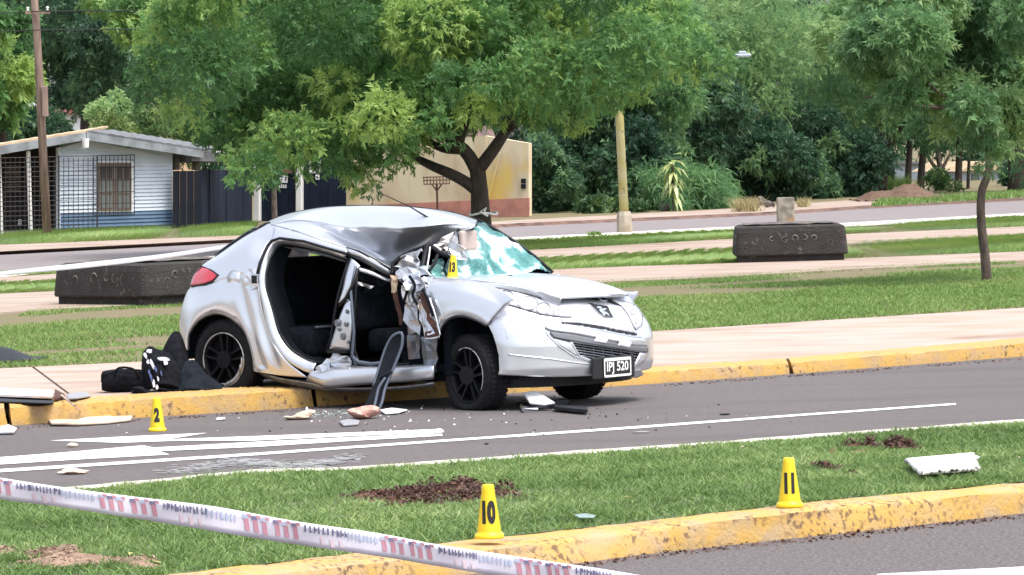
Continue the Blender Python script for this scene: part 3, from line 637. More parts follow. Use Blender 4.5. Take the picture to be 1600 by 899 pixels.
# ---------------------------------------------------------------- poles, lamp, planters, stump, litter basket
base = G(74, 369, ZB); up = thing('utility_pole', 'tall weathered wooden utility pole in front of the porch', 'utility pole', base)
kx = base[1]/F
top = base+np.array([-.03*8, 0, 8.5])
b = MB(); b.tube([base-np.array([0, 0, .2]), base*.5+top*.5+np.array([.03, 0, 0]), top], [.105, .09, .075], 10); b.build('pole', X['pole_wood'], up, True)
c_ = DP(60, 20, base[1]); b = MB(); b.frame_box(c_+np.array([0, -.15, 0]), (.27, .06, 0), (0, .03, 0), (0, 0, .035)); b.build('crossarm', X['pole_wood'], up)
for dx in (-.22, .22):
    b = MB(); b.lathe([(0, 0), (.03, 0), (.02, .03), (.035, .05), (.02, .08), (0, .08)], 8, c_+np.array([dx, -.15, .05])); b.build('insulator', X['white_paint'], up)
b = MB(); b.box(base[0]-.02, base[0]+.12, base[1]-.2, base[1]-.08, 2.9, 3.6); bevel(b.build('meter_box', X['pole_wood'], up), .02)
for k, (v0, v1) in enumerate(((18, 20), (47, 48))):
    a = DP(60, v0, base[1]-.25); pts = [a+np.array([x, abs(x)*.25, .0006*x*x-.012*abs(x)]) for x in np.linspace(-14, 14, 29)]
    b = MB(); b.tube(pts, .012, 5); o = b.build('overhead_cable', X['iron_black']); tag(o, ('upper', 'lower')[k]+' black cable slung from the wooden utility pole', 'cable', 'cables on the utility pole')
lb = G(976, 363, .16); lp = thing('lamp_post', 'mossy ochre lamp post on a concrete foot beside the far road', 'lamp post', lb)
s_ = lb[1]/F
b = MB(); b.tube([lb+np.array([0, 0, .38]), lb+np.array([-.05, 0, 2.6]), lb+np.array([-.13, 0, 5.6])], [.095, .085, .07], 14); b.build('pole', X['post_ochre'], lp, True)
b = MB(); b.lathe([(.16, -.1), (.15, .34), (.125, .42), (0, .43)], 8, lb); b.build('foot', X['concrete'], lp)
ah = DP(1160, 87, lb[1]-.9); at_ = lb+np.array([-.1, 0, ah[2]-lb[2]-.05])
b = MB(); b.tube([at_, at_*.5+ah*.5+np.array([0, 0, .08]), ah-np.array([.15, 0, 0])], .016, 8); b.build('lamp_arm', X['bark'], lp)
b = MB(); b.frame_box(ah, (.17, 0, .0), (0, .10, 0), (0, 0, .035)); hd_ = b.build('lamp_head', X['house_pale'], lp); bevel(hd_, .03)
b = MB(); b.frame_box(ah+np.array([.0, 0, .06]), (.08, 0, 0), (0, .07, 0), (0, 0, .03)); bevel(b.build('lamp_cap', X['house_pale'], hd_), .03)
# planters
def planter(lab, corner, th, L, Wd, H, seed):
    t = thing('concrete_planter', lab, 'planter', (corner[0], corner[1], .15), th, 'dark square concrete planters on the lawn')
    w0, w1 = .045, .0
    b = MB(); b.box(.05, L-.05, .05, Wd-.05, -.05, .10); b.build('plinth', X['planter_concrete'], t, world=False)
    prof = [(.0, .09), (-.012, .11), (.004, .30), (.014, H-.10), (.03, H-.03), (.09, H), (.2, H-.005), (.26, H-.02)]
    V = []; Fc = []; m = 0
    rr = .085
    for ins, z in prof:
        for cx, cy, a0 in ((L-ins-rr, Wd-ins-rr, 0), (ins+rr, Wd-ins-rr, 90), (ins+rr, ins+rr, 180), (L-ins-rr, ins+rr, 270)):
            for k in range(4): a = radians(a0+k*30); V.append((cx+rr*cos(a), cy+rr*sin(a), z))
    for j in range(len(prof)-1): Fc += [(j*16+k, j*16+(k+1) % 16, (j+1)*16+(k+1) % 16, (j+1)*16+k) for k in range(16)]
    Fc.append(tuple((len(prof)-1)*16+k for k in range(16)))
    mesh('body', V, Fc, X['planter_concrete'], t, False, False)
    r = random.Random(seed)
    V = []; n = 14
    for j in range(n):
        for i in range(n):
            x = .14+(L-.28)*i/(n-1); y = .14+(Wd-.28)*j/(n-1); V.append((x, y, H+.012+.012*r.random()+.02*sin(pi*i/(n-1))*sin(pi*j/(n-1))))
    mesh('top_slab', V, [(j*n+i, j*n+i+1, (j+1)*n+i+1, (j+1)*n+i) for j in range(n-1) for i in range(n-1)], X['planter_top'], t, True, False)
    for face in (0, 1):
        Ln = L if face == 0 else Wd
        for k in range(7):
            x = Ln*(.14+.74*(k+.5+r.uniform(-.3, .3))/7); z = .21+.14*r.random(); R = .03+.03*r.random(); ins = .012
            a0 = r.uniform(0, 6); pts = [((x+R*cos(a), ins-.004, z+R*sin(a)) if face == 0 else (ins-.004, x+R*cos(a), z+R*sin(a))) for a in np.linspace(a0, a0+r.uniform(3.5, 6), 12)]
            b = MB(); b.tube(pts, .011, 4); b.build('ring_relief', X['planter_ring'], t, world=False)
    return t
cR = G(1151, 411, .15); planter('dark concrete planter right of the lamp post with stump behind it', cR, radians(-1), 1.62, 1.62, .53, 1)
cL = G(224, 477, .15); planter('dark concrete planter at left partly hidden by the car', cL, radians(43), 1.75, 1.78, .50, 2)
sp = G(1228, 352, .16); st = thing('concrete_stump', 'short square concrete stump standing behind the right planter', 'bollard', sp)
s_ = sp[1]/F
b = MB(); b.frame_box(sp+np.array([0, 0, .28]), (13.5*s_, .02, 0), (0, .2, 0), (0, 0, .30)); bevel(b.build('block', X['stump_concrete'], st), .03)
lbp = GP(684, 343, 2.2); lbp[2] = .22; bs = thing('litter_basket', 'rusty wire litter basket on a post before the yellow wall', 'litter basket', lbp)
s_ = lbp[1]/F
b = MB(); b.tube([lbp, lbp+np.array([0, 0, 57*s_])], .03, 6); b.tube([lbp+np.array([0, 0, 45*s_]), lbp+np.array([-8*s_, 0, 56*s_])], .02, 5); b.tube([lbp+np.array([0, 0, 45*s_]), lbp+np.array([8*s_, 0, 56*s_])], .02, 5); b.build('post', X['rust_brown'], bs)
b = MB(); c0 = lbp+np.array([0, 0, 56*s_])
for z in (0, 6*s_, 11*s_):
    w_ = (20+z/s_*.1)*s_; b.tube([c0+np.array(p) for p in ((-w_, -.25, z), (w_, -.25, z), (w_, .25, z), (-w_, .25, z), (-w_, -.25, z))], .012, 4)
for x in np.linspace(-20, 20, 9):
    b.tube([c0+np.array((x*s_, -.25, 0)), c0+np.array((x*s_, -.25, 11*s_))], .008, 4); b.tube([c0+np.array((x*s_, .25, 0)), c0+np.array((x*s_, .25, 11*s_))], .008, 4); b.tube([c0+np.array((x*s_, -.25, 0)), c0+np.array((x*s_, .25, 0))], .008, 4)
b.build('basket', X['rust_brown'], bs)
# ================================================================ TREES AND SHRUBS
def sprays(C, R, n, seed, size, up_bias=.25, squash=.85, shell=.55):
    """leaf sprays on and inside puffs of radius R about C: position, outward direction"""
    r = np.random.default_rng(seed); R = np.asarray(R, float); p = R**2/np.sum(R**2); i = r.choice(len(R), n, p=p)
    d = r.normal(0, 1, (n, 3)); d /= np.linalg.norm(d, axis=1)[:, None]; d[:, 2] = d[:, 2]+up_bias; d /= np.linalg.norm(d, axis=1)[:, None]
    rad = R[i]*(shell+(1.05-shell)*np.sqrt(r.uniform(0, 1, n)))*(1+.12*r.normal(0, 1, n))
    P = np.asarray(C)[i]+d*rad[:, None]*np.array([1, 1, squash]); return P, d, i
def foliage(name, P, D, size, k, m, seed, tint, parent=None, droop=.5, width=.28, leaf=.62):
    """every spray: k pointed leaflets set alternately along a drooping stem"""
    r = np.random.default_rng(seed); n = len(P); S = size*r.uniform(.55, 1.0, n)*np.where(r.uniform(0, 1, n) < .2, 1.6, 1.)
    st = D+r.normal(0, .45, (n, 3)); st[:, 2] -= droop*r.uniform(.2, 1.2, n); st /= np.linalg.norm(st, axis=1)[:, None]
    a = np.cross(st, r.normal(0, 1, (n, 3))); a /= np.linalg.norm(a, axis=1)[:, None]+1e-9; nn = np.cross(st, a)
    V = np.empty((n, k, 3, 3))
    for j in range(k):
        sg = 1 if j % 2 else -1
        o = P+st*(S*(.1+1.0*j/k))[:, None]
        ax = a*sg*r.uniform(.5, 1.1, n)[:, None]+st*r.uniform(.35, 1., n)[:, None]+r.normal(0, .3, (n, 3))
        ax[:, 2] -= droop*r.uniform(.1, .6, n); ax /= np.linalg.norm(ax, axis=1)[:, None]
        sd = np.cross(ax, nn+r.normal(0, .5, (n, 3))); sd /= np.linalg.norm(sd, axis=1)[:, None]+1e-9
        L = (S*leaf*r.uniform(.7, 1.25, n))[:, None]; w = L*width*1.5
        V[:, j, 0] = o-sd*w*.5+ax*L*.2; V[:, j, 1] = o+sd*w*.5+ax*L*.1; V[:, j, 2] = o+ax*L-np.array([0, 0, .12])*L
    V = V.reshape(-1, 3, 3)
    t = np.repeat(np.clip(tint+r.normal(0, .18, n), 0, 1), k)
    if parent is not None: V = V-np.array(root_of(parent).location)
    return tri_mesh(name, V.reshape(-1, 3), 3, t, m, parent)
def puffs_px(L, dep, seed, jit):                         # (u, v, r) in the photograph, spread in depth
    r = np.random.default_rng(seed); C = []; R = []
    for u, v, q in L:
        d = dep+r.uniform(-jit, jit); C.append(DP(u, v, d)); R.append(q*d/F)
    return np.array(C), np.array(R)
def ellipse_puffs(u, v, ru, rv, n, seed, rmin=.22, rmax=.42):
    r = np.random.default_rng(seed); L = []
    while len(L) < n:
        x, y = r.uniform(-1, 1, 2)
        if x*x+y*y < .85: L.append((u+x*ru*.85, v+y*rv*.85, r.uniform(rmin, rmax)*min(ru, rv)))
    return L
def tint_of(i, npuff, seed, spread=.30, base=.42):
    r = np.random.default_rng(seed); return (base+r.normal(0, spread, npuff))[i]
def limb(b, pts, r0, r1, n=8):
    P = cr(pts, max(4, 4*len(pts))); m = len(P); b.tube(P, [r0+(r1-r0)*i/(m-1) for i in range(m)], n)
def tree(label, u, v, dep_z, crown, dep, m, n, size, seed, limbs, bark, jit=3., k=9, cat='tree', group=None, name='tree', base=.45, droop=.5, spread=.38, up_bias=.25, width=.28, shell=.55):
    bs_ = G(u, v, dep_z) if dep is None else DP(u, v, dep)
    if dep is not None: bs_[2] = dep_z
    d = bs_[1]; t = thing(name, label, cat, bs_, group=group)
    b = MB()
    for pts, r0, r1 in limbs: limb(b, [DP(p[0], p[1], d+(p[2] if len(p) > 2 else 0)) for p in pts], r0, r1)
    if limbs: b.build('trunk', bark, t, True)
    C, R = puffs_px(crown, d, seed, jit); P, D, i = sprays(C, R, n, seed+1, size, up_bias, shell=shell)
    ok = P[:, 2] > dep_z+.05; P, D, i = P[ok], D[ok], i[ok]
    foliage('crown', P, D, size, k, m, seed+2, tint_of(i, len(R), seed+3, spread, base)+.25*np.clip(D[:, 2], -.5, 1)*0, t, droop, width)
    return t
MAIN = [(262, 55, 50), (250, 115, 42), (300, 25, 60), (330, 105, 60), (296, 165, 38), (345, 190, 46), (392, 245, 34), (400, 60, 70), (425, 150, 62), (452, 215, 44), (404, 280, 16), (500, 40, 70),
        (510, 130, 70), (525, 205, 50), (545, 250, 26), (563, 285, 20), (590, 60, 70), (600, 150, 62), (600, 215, 36), (612, 245, 22), (585, 298, 10), (555, 240, 30), (640, 250, 14), (680, 40, 75), (690, 120, 62), (655, 185, 40), (668, 218, 18), (760, 40, 75), (775, 110, 60),
        (745, 165, 30), (840, 30, 70), (855, 110, 62), (838, 165, 32), (925, 60, 66), (925, 125, 50), (900, 175, 30), (985, 70, 50), (945, 150, 26), (1000, 110, 36), (1035, 80, 34), (1065, 92, 26), (1095, 86, 24), (1122, 95, 20), (1075, 60, 30), (1145, 104, 14), (990, 145, 20),
        (330, -50, 70), (450, -50, 75), (570, -60, 80), (690, -60, 80), (810, -60, 80), (920, -40, 70), (1010, 20, 60), (480, 245, 26), (400, 210, 36), (388, 250, 26), (350, 212, 24), (412, 262, 22), (425, 245, 24), (380, 270, 18), (470, 255, 18), (700, 165, 40), (660, 150, 45), (600, 180, 40), (560, 200, 40), (620, 225, 26), (690, 195, 22), (800, 160, 30), (870, 165, 26), (770, 140, 36), (530, 262, 16), (575, 268, 16), (640, 222, 24)]
MAIN += [(u+random.uniform(-25, 25), v+random.uniform(-14, 26), q*.45) for u, v, q in MAIN for _ in (0, 1) if v < 210]
dm = G(757, 388, .13)[1]
tree('spreading street tree with three rising limbs between lamp post and house', 757, 388, .13, MAIN, None, X['leaf_bright'], 30000, .165, 100,
     [([(757, 390), (752, 345), (749, 300), (746, 262)], .20, .14), ([(746, 268), (730, 240), (712, 224), (690, 205, 1), (660, 160, 2)], .13, .05), ([(747, 266), (768, 238), (790, 205, .5), (815, 160, 1), (840, 100, 1)], .125, .05),
      ([(745, 298), (725, 283), (700, 270), (672, 258, .5), (640, 240, 1.5), (600, 205, 2)], .11, .04), ([(716, 228), (722, 205), (735, 175, .6), (740, 120, .8)], .10, .04), ([(720, 235), (690, 232, .5), (655, 212, 1.5), (600, 170, 2), (520, 130, 2)], .08, .04),
      ([(600, 206, 2), (520, 180, 2.4), (430, 160, 2.4)], .05, .02), ([(790, 205, .5), (840, 175), (900, 150)], .07, .03)], X['bark'], 2.6)
# light cord knotted round the trunk
b = MB(); b.tube([DP(757, 388, dm)+np.array([.25*cos(a), .25*sin(a), .62+.02*sin(3*a)]) for a in np.linspace(0, 2*pi, 16)], .02, 5); b.tube([DP(757, 388, dm)+np.array(p) for p in ((.0, -.26, .62), (.05, -.3, .72), (-.06, -.29, .66), (.08, -.3, .58))], .025, 5)
tag(b.build('cord', X['white_paint']), 'pale cord knotted round the trunk of the street tree', 'cord')
tree('slender brown trunk standing in front of the navy gate', 429, 352, .22, [(428, 205, 26), (440, 175, 34), (410, 180, 28)], None, X['leaf_mid'], 900, .22, 110,
     [([(429, 352), (428, 300), (426, 250), (425, 200)], .075, .05)], X['bark_light'], .8)
# young tree at right on the lawn
YT = [(1545, 195, 26), (1520, 170, 30), (1575, 170, 30), (1490, 160, 32), (1600, 130, 45), (1460, 130, 38), (1535, 110, 50), (1420, 110, 34), (1580, 60, 50), (1500, 60, 50), (1430, 60, 45), (1540, 10, 55), (1450, 5, 50), (1370, 60, 40), (1380, 120, 26), (1390, 10, 45), (1620, 200, 22), (1545, 262, 9), (1610, 30, 50), (1330, 30, 36), (1530, 215, 14), (1560, 225, 14), (1480, 195, 16), (1400, 150, 18), (1570, 205, 20), (1510, 100, 42), (1520, 30, 48), (1500, 140, 28), (1470, 90, 38), (1350, 85, 34), (1410, 150, 24), (1440, 185, 16), (1300, 60, 24), (1590, 180, 22)]
tree('young leaning tree with thin trunk on the lawn at right', 1542, 438, .13, YT, None, X['leaf_feather'], 17000, .115, 120,
     [([(1542, 440), (1539, 400), (1533, 345), (1534, 300), (1545, 268), (1543, 235)], .062, .045), ([(1543, 238), (1525, 200), (1495, 170, -.4), (1450, 130, -.6)], .045, .015), ([(1543, 238), (1555, 205), (1580, 165, .4), (1610, 110, .6)], .045, .015), ([(1543, 236), (1540, 190), (1535, 120), (1530, 40)], .045, .015), ([(1495, 170, -.4), (1430, 165, -.6), (1350, 150, -.8)], .03, .01)], X['bark_light'], 1.6, 9, droop=.7, width=.26)
GB = 'trees massed along the far side'
tree('pale drooping tree at the left edge beyond the house', 5, 330, .3, ellipse_puffs(-10, 80, 75, 130, 20, 1), 132, X['leaf_bright'], 5500, .26, 130, [([(5, 330), (0, 200), (-5, 60)], .25, .1)], X['bark'], 2.5, group=GB, base=.45, droop=.9)
tree('dark vine hung tree behind the house and utility pole', 120, 330, .3, ellipse_puffs(150, 60, 95, 120, 34, 2, .25, .45)+[(215, 150, 25), (90, 60, 40), (120, 140, 34)], 152, X['leaf_dark'], 9000, .24, 140, [([(136, 330), (135, 190), (140, 60)], .3, .12)], X['bark'], 4, group=GB, base=.40, droop=1.0, spread=.2)
tree('bright leafed tree top rising over the dark vine tree', 235, 330, .3, [(180, 5, 30), (215, 15, 34), (240, -15, 40), (200, 45, 22), (160, -10, 30), (225, 55, 20)], 142, X['leaf_bright'], 2300, .26, 145, [([(235, 330), (230, 150), (215, 20)], .15, .08)], X['bark'], 2, group=GB, base=.65)
tree('mid green shrub growing just behind the house roof', 225, 330, .3, [(175, 205, 26), (205, 195, 30), (240, 205, 34), (275, 205, 34), (310, 215, 28), (330, 225, 20), (255, 180, 20), (160, 190, 14), (200, 225, 30), (290, 235, 25)], 138, X['leaf_shrub'], 4000, .18, 150, [([(225, 330), (230, 220)], .12, .06)], X['bark'], 2, cat='shrub', name='shrub', base=.45, droop=.3)
tree('grey leaved bush with broad pale leaves behind the roof ridge', 150, 330, .3, [(160, 178, 12), (180, 168, 12), (172, 190, 14)], 139, X['leaf_feather'], 500, .26, 155, [([(150, 330), (165, 185)], .08, .04)], X['bark'], 1, cat='shrub', name='shrub', base=.75, width=.4)
tree('broad tree right of the lamp post with light tufts', 1010, 320, .3, ellipse_puffs(1010, 100, 110, 120, 24, 3), 121, X['leaf_mid'], 11500, .165, 160, [([(1010, 320), (1008, 200), (1010, 80)], .22, .1)], X['bark'], 3, group=GB, base=.5)
tree('feathery tree crown in the middle of the right tree line', 1180, 310, .3, ellipse_puffs(1165, 75, 130, 120, 30, 4)+[(1120, 150, 35), (1200, 165, 35), (1085, 190, 26)], 131, X['leaf_feather'], 14500, .15, 170, [([(1180, 310), (1182, 180), (1175, 60)], .2, .1)], X['bark'], 3.5, group=GB, base=.42, droop=.7, width=.25)
tree('wide feathery tree reaching behind the young tree', 1372, 303, .3, ellipse_puffs(1350, 75, 135, 130, 32, 5)+[(1310, 175, 40), (1400, 190, 30), (1280, 200, 30)], 137, X['leaf_feather'], 15000, .15, 180, [([(1377, 303), (1380, 240), (1360, 120)], .16, .1), ([(1380, 240), (1420, 180), (1440, 120)], .1, .05)], X['bark'], 3.5, group=GB, base=.36, droop=.7, width=.25)
tree('dense crown behind the young tree at the right edge', 1590, 300, .3, ellipse_puffs(1570, 90, 130, 125, 26, 6)+[(1600, 230, 34), (1500, 205, 28), (1460, 215, 24), (1605, 262, 22)], 134, X['leaf_mid'], 11000, .165, 190, [([(1592, 300), (1590, 240), (1580, 100)], .35, .15)], X['bark'], 3.5, group=GB, base=.45)
for k, (u, v, r_, lean) in enumerate([(1392, 296, .16, -2), (1418, 296, .12, 3), (1438, 300, .13, 4), (1473, 306, .10, -8), (1497, 300, .13, 2), (1512, 296, .06, 3)]):
    P_ = DP(u, v, 140+k); P_[2] = .3; t = thing('tree', ['dark straight trunk left of the pale wall gap', 'thin dark trunk beside the earth mound', 'dark trunk above the earth mound', 'pale forked trunk right of the earth mound', 'dark trunk left of the beige roofed house', 'thin sapling trunk by the beige roofed house'][k], 'tree', P_, group=GB)
    b = MB(); d = P_[1]; limb(b, [DP(u, 312, d), DP(u+lean*.4, 270, d), DP(u+lean, 235, d), DP(u+lean*2, 150, d)], r_, r_*.6)
    if k == 3: limb(b, [DP(u-3, 272, d), DP(u-20, 250, d), DP(u-30, 225, d)], .07, .04); limb(b, [DP(u-3, 268, d), DP(u+12, 240, d)], .07, .04)
    b.build('trunk', X['bark_light'] if k == 3 else X['bark'], t, True)
    C, R = puffs_px([(u+lean*1.6, 205, 26), (u+lean*2, 165, 34), (u+lean*2-14, 185, 22)], d, 200+k, 1.5); P, D, i = sprays(C, R, 520, 210+k, .3); foliage('crown', P, D, .3, 6, X['leaf_dark' if k % 2 else 'leaf_mid'], 220+k, tint_of(i, 3, 5), t)
# hedge of vines and bushes right of the yellow wall
GH = 'dark bushes massed along the verge'
def bush(lab, cu, cv, ru, rv, dep, m, n, size, seed, base=.35, droop=.7, k=8, width=.34, spread=.30, np_=24, shell=.5):
    P_ = DP(cu, cv+rv, dep); P_[2] = .22
    t = thing('bush', lab, 'bush', P_, group=GH); C, R = puffs_px(ellipse_puffs(cu, cv, ru*1.12, rv*1.08, np_, seed, .22, .5), dep, seed, 1.6); P, D, i = sprays(C, R, n, seed+1, size, shell=shell)
    ok = P[:, 2] > .3; P, D, i = P[ok], D[ok], i[ok]; foliage('foliage', P, D, size, k, m, seed+2, tint_of(i, len(R), seed+3, spread, base), t, droop, width); return t
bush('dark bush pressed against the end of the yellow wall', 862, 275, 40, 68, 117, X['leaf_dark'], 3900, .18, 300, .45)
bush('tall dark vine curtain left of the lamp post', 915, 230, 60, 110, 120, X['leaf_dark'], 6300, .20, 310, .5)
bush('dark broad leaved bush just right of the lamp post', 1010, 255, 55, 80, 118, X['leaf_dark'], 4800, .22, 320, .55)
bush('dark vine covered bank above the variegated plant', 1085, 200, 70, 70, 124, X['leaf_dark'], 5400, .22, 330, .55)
bush('pale grassy bush around the variegated plant', 1080, 300, 72, 42, 115.5, X['leaf_mid'], 3600, .36, 340, .40, 1.0, 5, .10, .12)
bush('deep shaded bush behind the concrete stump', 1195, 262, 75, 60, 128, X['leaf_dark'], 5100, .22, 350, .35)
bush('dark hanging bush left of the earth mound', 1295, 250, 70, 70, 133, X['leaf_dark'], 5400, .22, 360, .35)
bush('dark undergrowth left of the earth mound foot', 1275, 300, 50, 20, 131, X['leaf_dark'], 1200, .22, 365, .35, np_=8)
bush('low dark weeds at the foot of the yellow wall', 935, 328, 80, 14, 114.5, X['leaf_shrub'], 1700, .16, 370, .15, np_=16)
bush('small green bush beside the pale forked trunk', 1462, 285, 14, 16, 139, X['leaf_shrub'], 340, .2, 375, .3, np_=6)
bush('small green bush right of the pale forked trunk', 1488, 300, 16, 10, 139, X['leaf_shrub'], 280, .2, 376, .25, np_=6)
bush('dark bush below the far right crown', 1595, 270, 22, 26, 150, X['leaf_dark'], 1050, .20, 377, .3, np_=6)
bush('dark leafy bush behind the porch roof at the left edge', 55, 205, 60, 40, 148, X['leaf_dark'], 2600, .2, 380, .4)
# variegated plant: long yellow striped leaves about one stem
q = DP(1052, 312, 113.5); vp = thing('variegated_plant', 'yellow green variegated plant with long drooping leaves on the verge', 'plant', q); s_ = q[1]/F
b = MB(); b.tube([q-np.array([0, 0, .6]), q+np.array([0, 0, 55*s_])], .03, 6); b.build('stem', X['bark_light'], vp)
r = np.random.default_rng(9)
for k in range(44):
    z = r.uniform(8, 62)*s_; an = r.uniform(0, 2*pi); L = r.uniform(20, 32)*s_; d = np.array([cos(an), sin(an), 0]); w_ = 3.2*s_; sd_ = np.array([-sin(an), cos(an), 0])*w_
    o = q+np.array([0, 0, z]); up_ = .9-.9*(1-z/(62*s_)); V = []
    for t, wk in ((0, .35), (.3, 1), (.65, .85), (1, .05)):
        p = o+d*L*t*.9+np.array([0, 0, L*(up_*t-1.1*t*t)]); V += [p-sd_*wk, p+sd_*wk]
    mm = mesh('leaf', V, [(0, 1, 3, 2), (2, 3, 5, 4), (4, 5, 7, 6)], X['leaf_variegated'], vp, True)
    at = mm.data.attributes.new('tint', 'FLOAT', 'FACE'); at.data.foreach_set('value', np.full(3, r.uniform(.0, 1), np.float32))
# far wood closing the view
C = []; R = []
r = np.random.default_rng(77)
for k in range(420):
    d = r.uniform(186, 205); C.append(DP(r.uniform(-1000, 2600), r.uniform(-170, 310), d)); R.append(r.uniform(1.3, 2.4))
P, D, i = sprays(np.array(C), np.array(R), 64000, 78, .5); ok = P[:, 2] > .3
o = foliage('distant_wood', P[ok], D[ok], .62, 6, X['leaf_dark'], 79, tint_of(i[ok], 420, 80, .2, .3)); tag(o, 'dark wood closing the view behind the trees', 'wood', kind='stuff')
# rocks, earth mound, dry grass on the verge
def rock(lab, u, v, w, h, seed, m='stone', z=.22, cat='rock', group='stones on the verge'):
    p = G(u, v, z); s = p[1]/F; r = np.random.default_rng(seed); bm = bmesh.new(); bmesh.ops.create_icosphere(bm, subdivisions=2, radius=1)
    for q in bm.verts:
        k = 1+.22*sin(q.co.x*3+seed)+.18*sin(q.co.y*4+q.co.z*3+seed*2)+r.normal(0, .05); q.co = Vector((q.co.x*k*w*s/2, q.co.y*k*w*s/2, max(q.co.z, -.4)*k*h*s/1.5+h*s*.3))
    me = bpy.data.meshes.new('rock'); bm.to_mesh(me); bm.free(); me.materials.append(X[m]); o = bpy.data.objects.new('rock', me); COL.objects.link(o); o.location = p; return tag(o, lab, cat, group)
rock('pale flat stone in the weeds right of the lamp post', 1010, 325, 22, 14, 1); rock('round dark stone below the variegated plant', 1040, 330, 20, 14, 2)
rock('dark stone behind the concrete stump', 1190, 321, 18, 14, 3); rock('broken grey stone just left of the concrete stump', 1203, 324, 14, 12, 4); rock('small stone right of the earth mound foot', 1358, 309, 12, 8, 5)
q = G(1408, 310, .25); s_ = q[1]/F; V = []; n = 30; m_ = 14
for j in range(m_):
    for i in range(n):
        x = -1+2*i/(n-1); y = -1+2*j/(m_-1); h = max(0, 1-(abs(x)**1.6+y*y))*(.9+.25*sin(x*6)+.12*sin(x*13+y*9)); V.append(q+np.array([x*75*s_, y*2., h*21*s_+rng.normal(0, .02)-.02]))
o = mesh('earth_mound', V, [(j*n+i, j*n+i+1, (j+1)*n+i+1, (j+1)*n+i) for j in range(m_-1) for i in range(n-1)], X['soil_brown'], None, True); tag(o, 'brown earth mound grassed on its left beside the far road', 'mound', kind='structure')
r = np.random.default_rng(5)
def tuft(lab, u, v, w, h, n, m, seed, dep=None, base=.5):
    r = np.random.default_rng(seed); c = G(u, v, .22); s = c[1]/F; pos = c+np.c_[r.normal(0, w*s*.3, n), r.normal(0, .35, n), np.zeros(n)]
    o = blades('grass_tuft', pos, h*s, .03, m, .8, seed, np.full(n, base)); return tag(o, lab, 'grass', kind='stuff')
tuft('dry straw coloured grass left of the stump', 1168, 330, 26, 20, 600, X['blade_dry'], 1); tuft('dry grass tuft right of the stump', 1256, 323, 12, 14, 200, X['blade_dry'], 2)
tuft('green grass on the left slope of the earth mound', 1380, 302, 70, 26, 1500, X['blade_lawn'], 3); tuft('weed tuft at the kerb of the far road', 928, 367, 16, 5, 160, X['blade_lawn'], 4)
Q = scatter(gl([(1385, 322), (1600, 309)], .22, (1, 20)), gl([(1400, 312), (1600, 300)], .22, (1, 20)), 9000, 0, 1, 19); o = blades('verge_grass', Q, .12, .04, X['blade_lawn'], .8, 20, np.full(len(Q), .35)); tag(o, 'long grass along the verge at the far right', 'grass', kind='stuff')
# ================================================================ THE WRECKED CAR
HD = radians(37)
CFX = np.array([cos(HD), -sin(HD), 0]); CLY = np.array([sin(HD), cos(HD), 0])
CO = G(742, 642)-CLY*.02; CO[2] = 0
car = thing('wrecked_car', 'crashed silver hatchback with torn off side doors and caved roof, straddling the yellow kerb', 'car', CO, -HD)
YC, CW = .86, 1.72                                       # centre line and width; local x forward, y from the right side to the left
def cl(P): d = np.asarray(P)-CO; return np.array([d@CFX, d@CLY, P[2]])
def T(u, v, y):                                          # photograph -> car, on the lengthwise plane y
    d = ray(u, v); return cl(CC+d*((y-(CC-CO)@CLY)/(d@CLY)))
def TR(L): return [T(*p) for p in L]
cE = cl(CC)
def _ip(z, Z, W): return float(np.interp(z, Z, W))
def dxz(z): return _ip(z, (.15, .22, .30, .47, .56, .65, .75, .85, .95, 1.05), (.07, .03, .0, .0, .03, .09, .17, .29, .47, .7))
def yz(z): return _ip(z, (.1, .2, .5, .62, .75, .85, .95), (.03, .0, .0, .012, .04, .08, .14))
def nose_in(p):
    t = abs((p[1]-YC)/(YC-yz(p[2]))); x = p[0]+dxz(p[2])
    if x > .705: return False
    if x < .25: return t < 1
    return ((x-.25)/.45)**(1/.6)+t**2.6 < 1
def N(u, v, off=0.):                                     # photograph -> surface of the nose
    d = ray(u, v); dl = np.array([d@CFX, d@CLY, d[2]]); dl /= np.linalg.norm(dl); s = np.linalg.norm(cE)-3.2; a = None
    hit = None
    for k in range(1300):
        if nose_in(cE+dl*(s+k*.005)): hit = s+k*.005; break
    if hit is None: return T(u, v, 1.5)
    lo, hi = hit-.005, hit
    for _ in range(14):
        m = (lo+hi)/2
        if nose_in(cE+dl*m): hi = m
        else: lo = m
    return cE+dl*(hi-off)
def NR(L, off=0.): return [N(u, v, off) for u, v in L]
def cpart(name, VF, m, parent=None, smooth=True, th=0., off=0., uid=None):
    o = mesh(name, VF[0], VF[1], m, parent or car, smooth, False)
    if th: solid(o, th, off)
    return o
def ctube(name, pts, r, m, parent=None, n=6): 
    b = MB(); b.tube(pts, r, n); return b.build(name, m, parent or car, True, False)
def fan(P, c=None):
    P = [np.array(p, float) for p in P]; c = sum(P)/len(P) if c is None else c; n = len(P)
    return [c]+P, [(0, 1+i, 1+(i+1) % n) for i in range(n)]
def inpoly(x, y, P):
    c = False; n = len(P)
    for i in range(n):
        x1, y1 = P[i]; x2, y2 = P[(i+1) % n]
        if (y1 > y) != (y2 > y) and x < (x2-x1)*(y-y1)/(y2-y1)+x1: c = not c
    return c
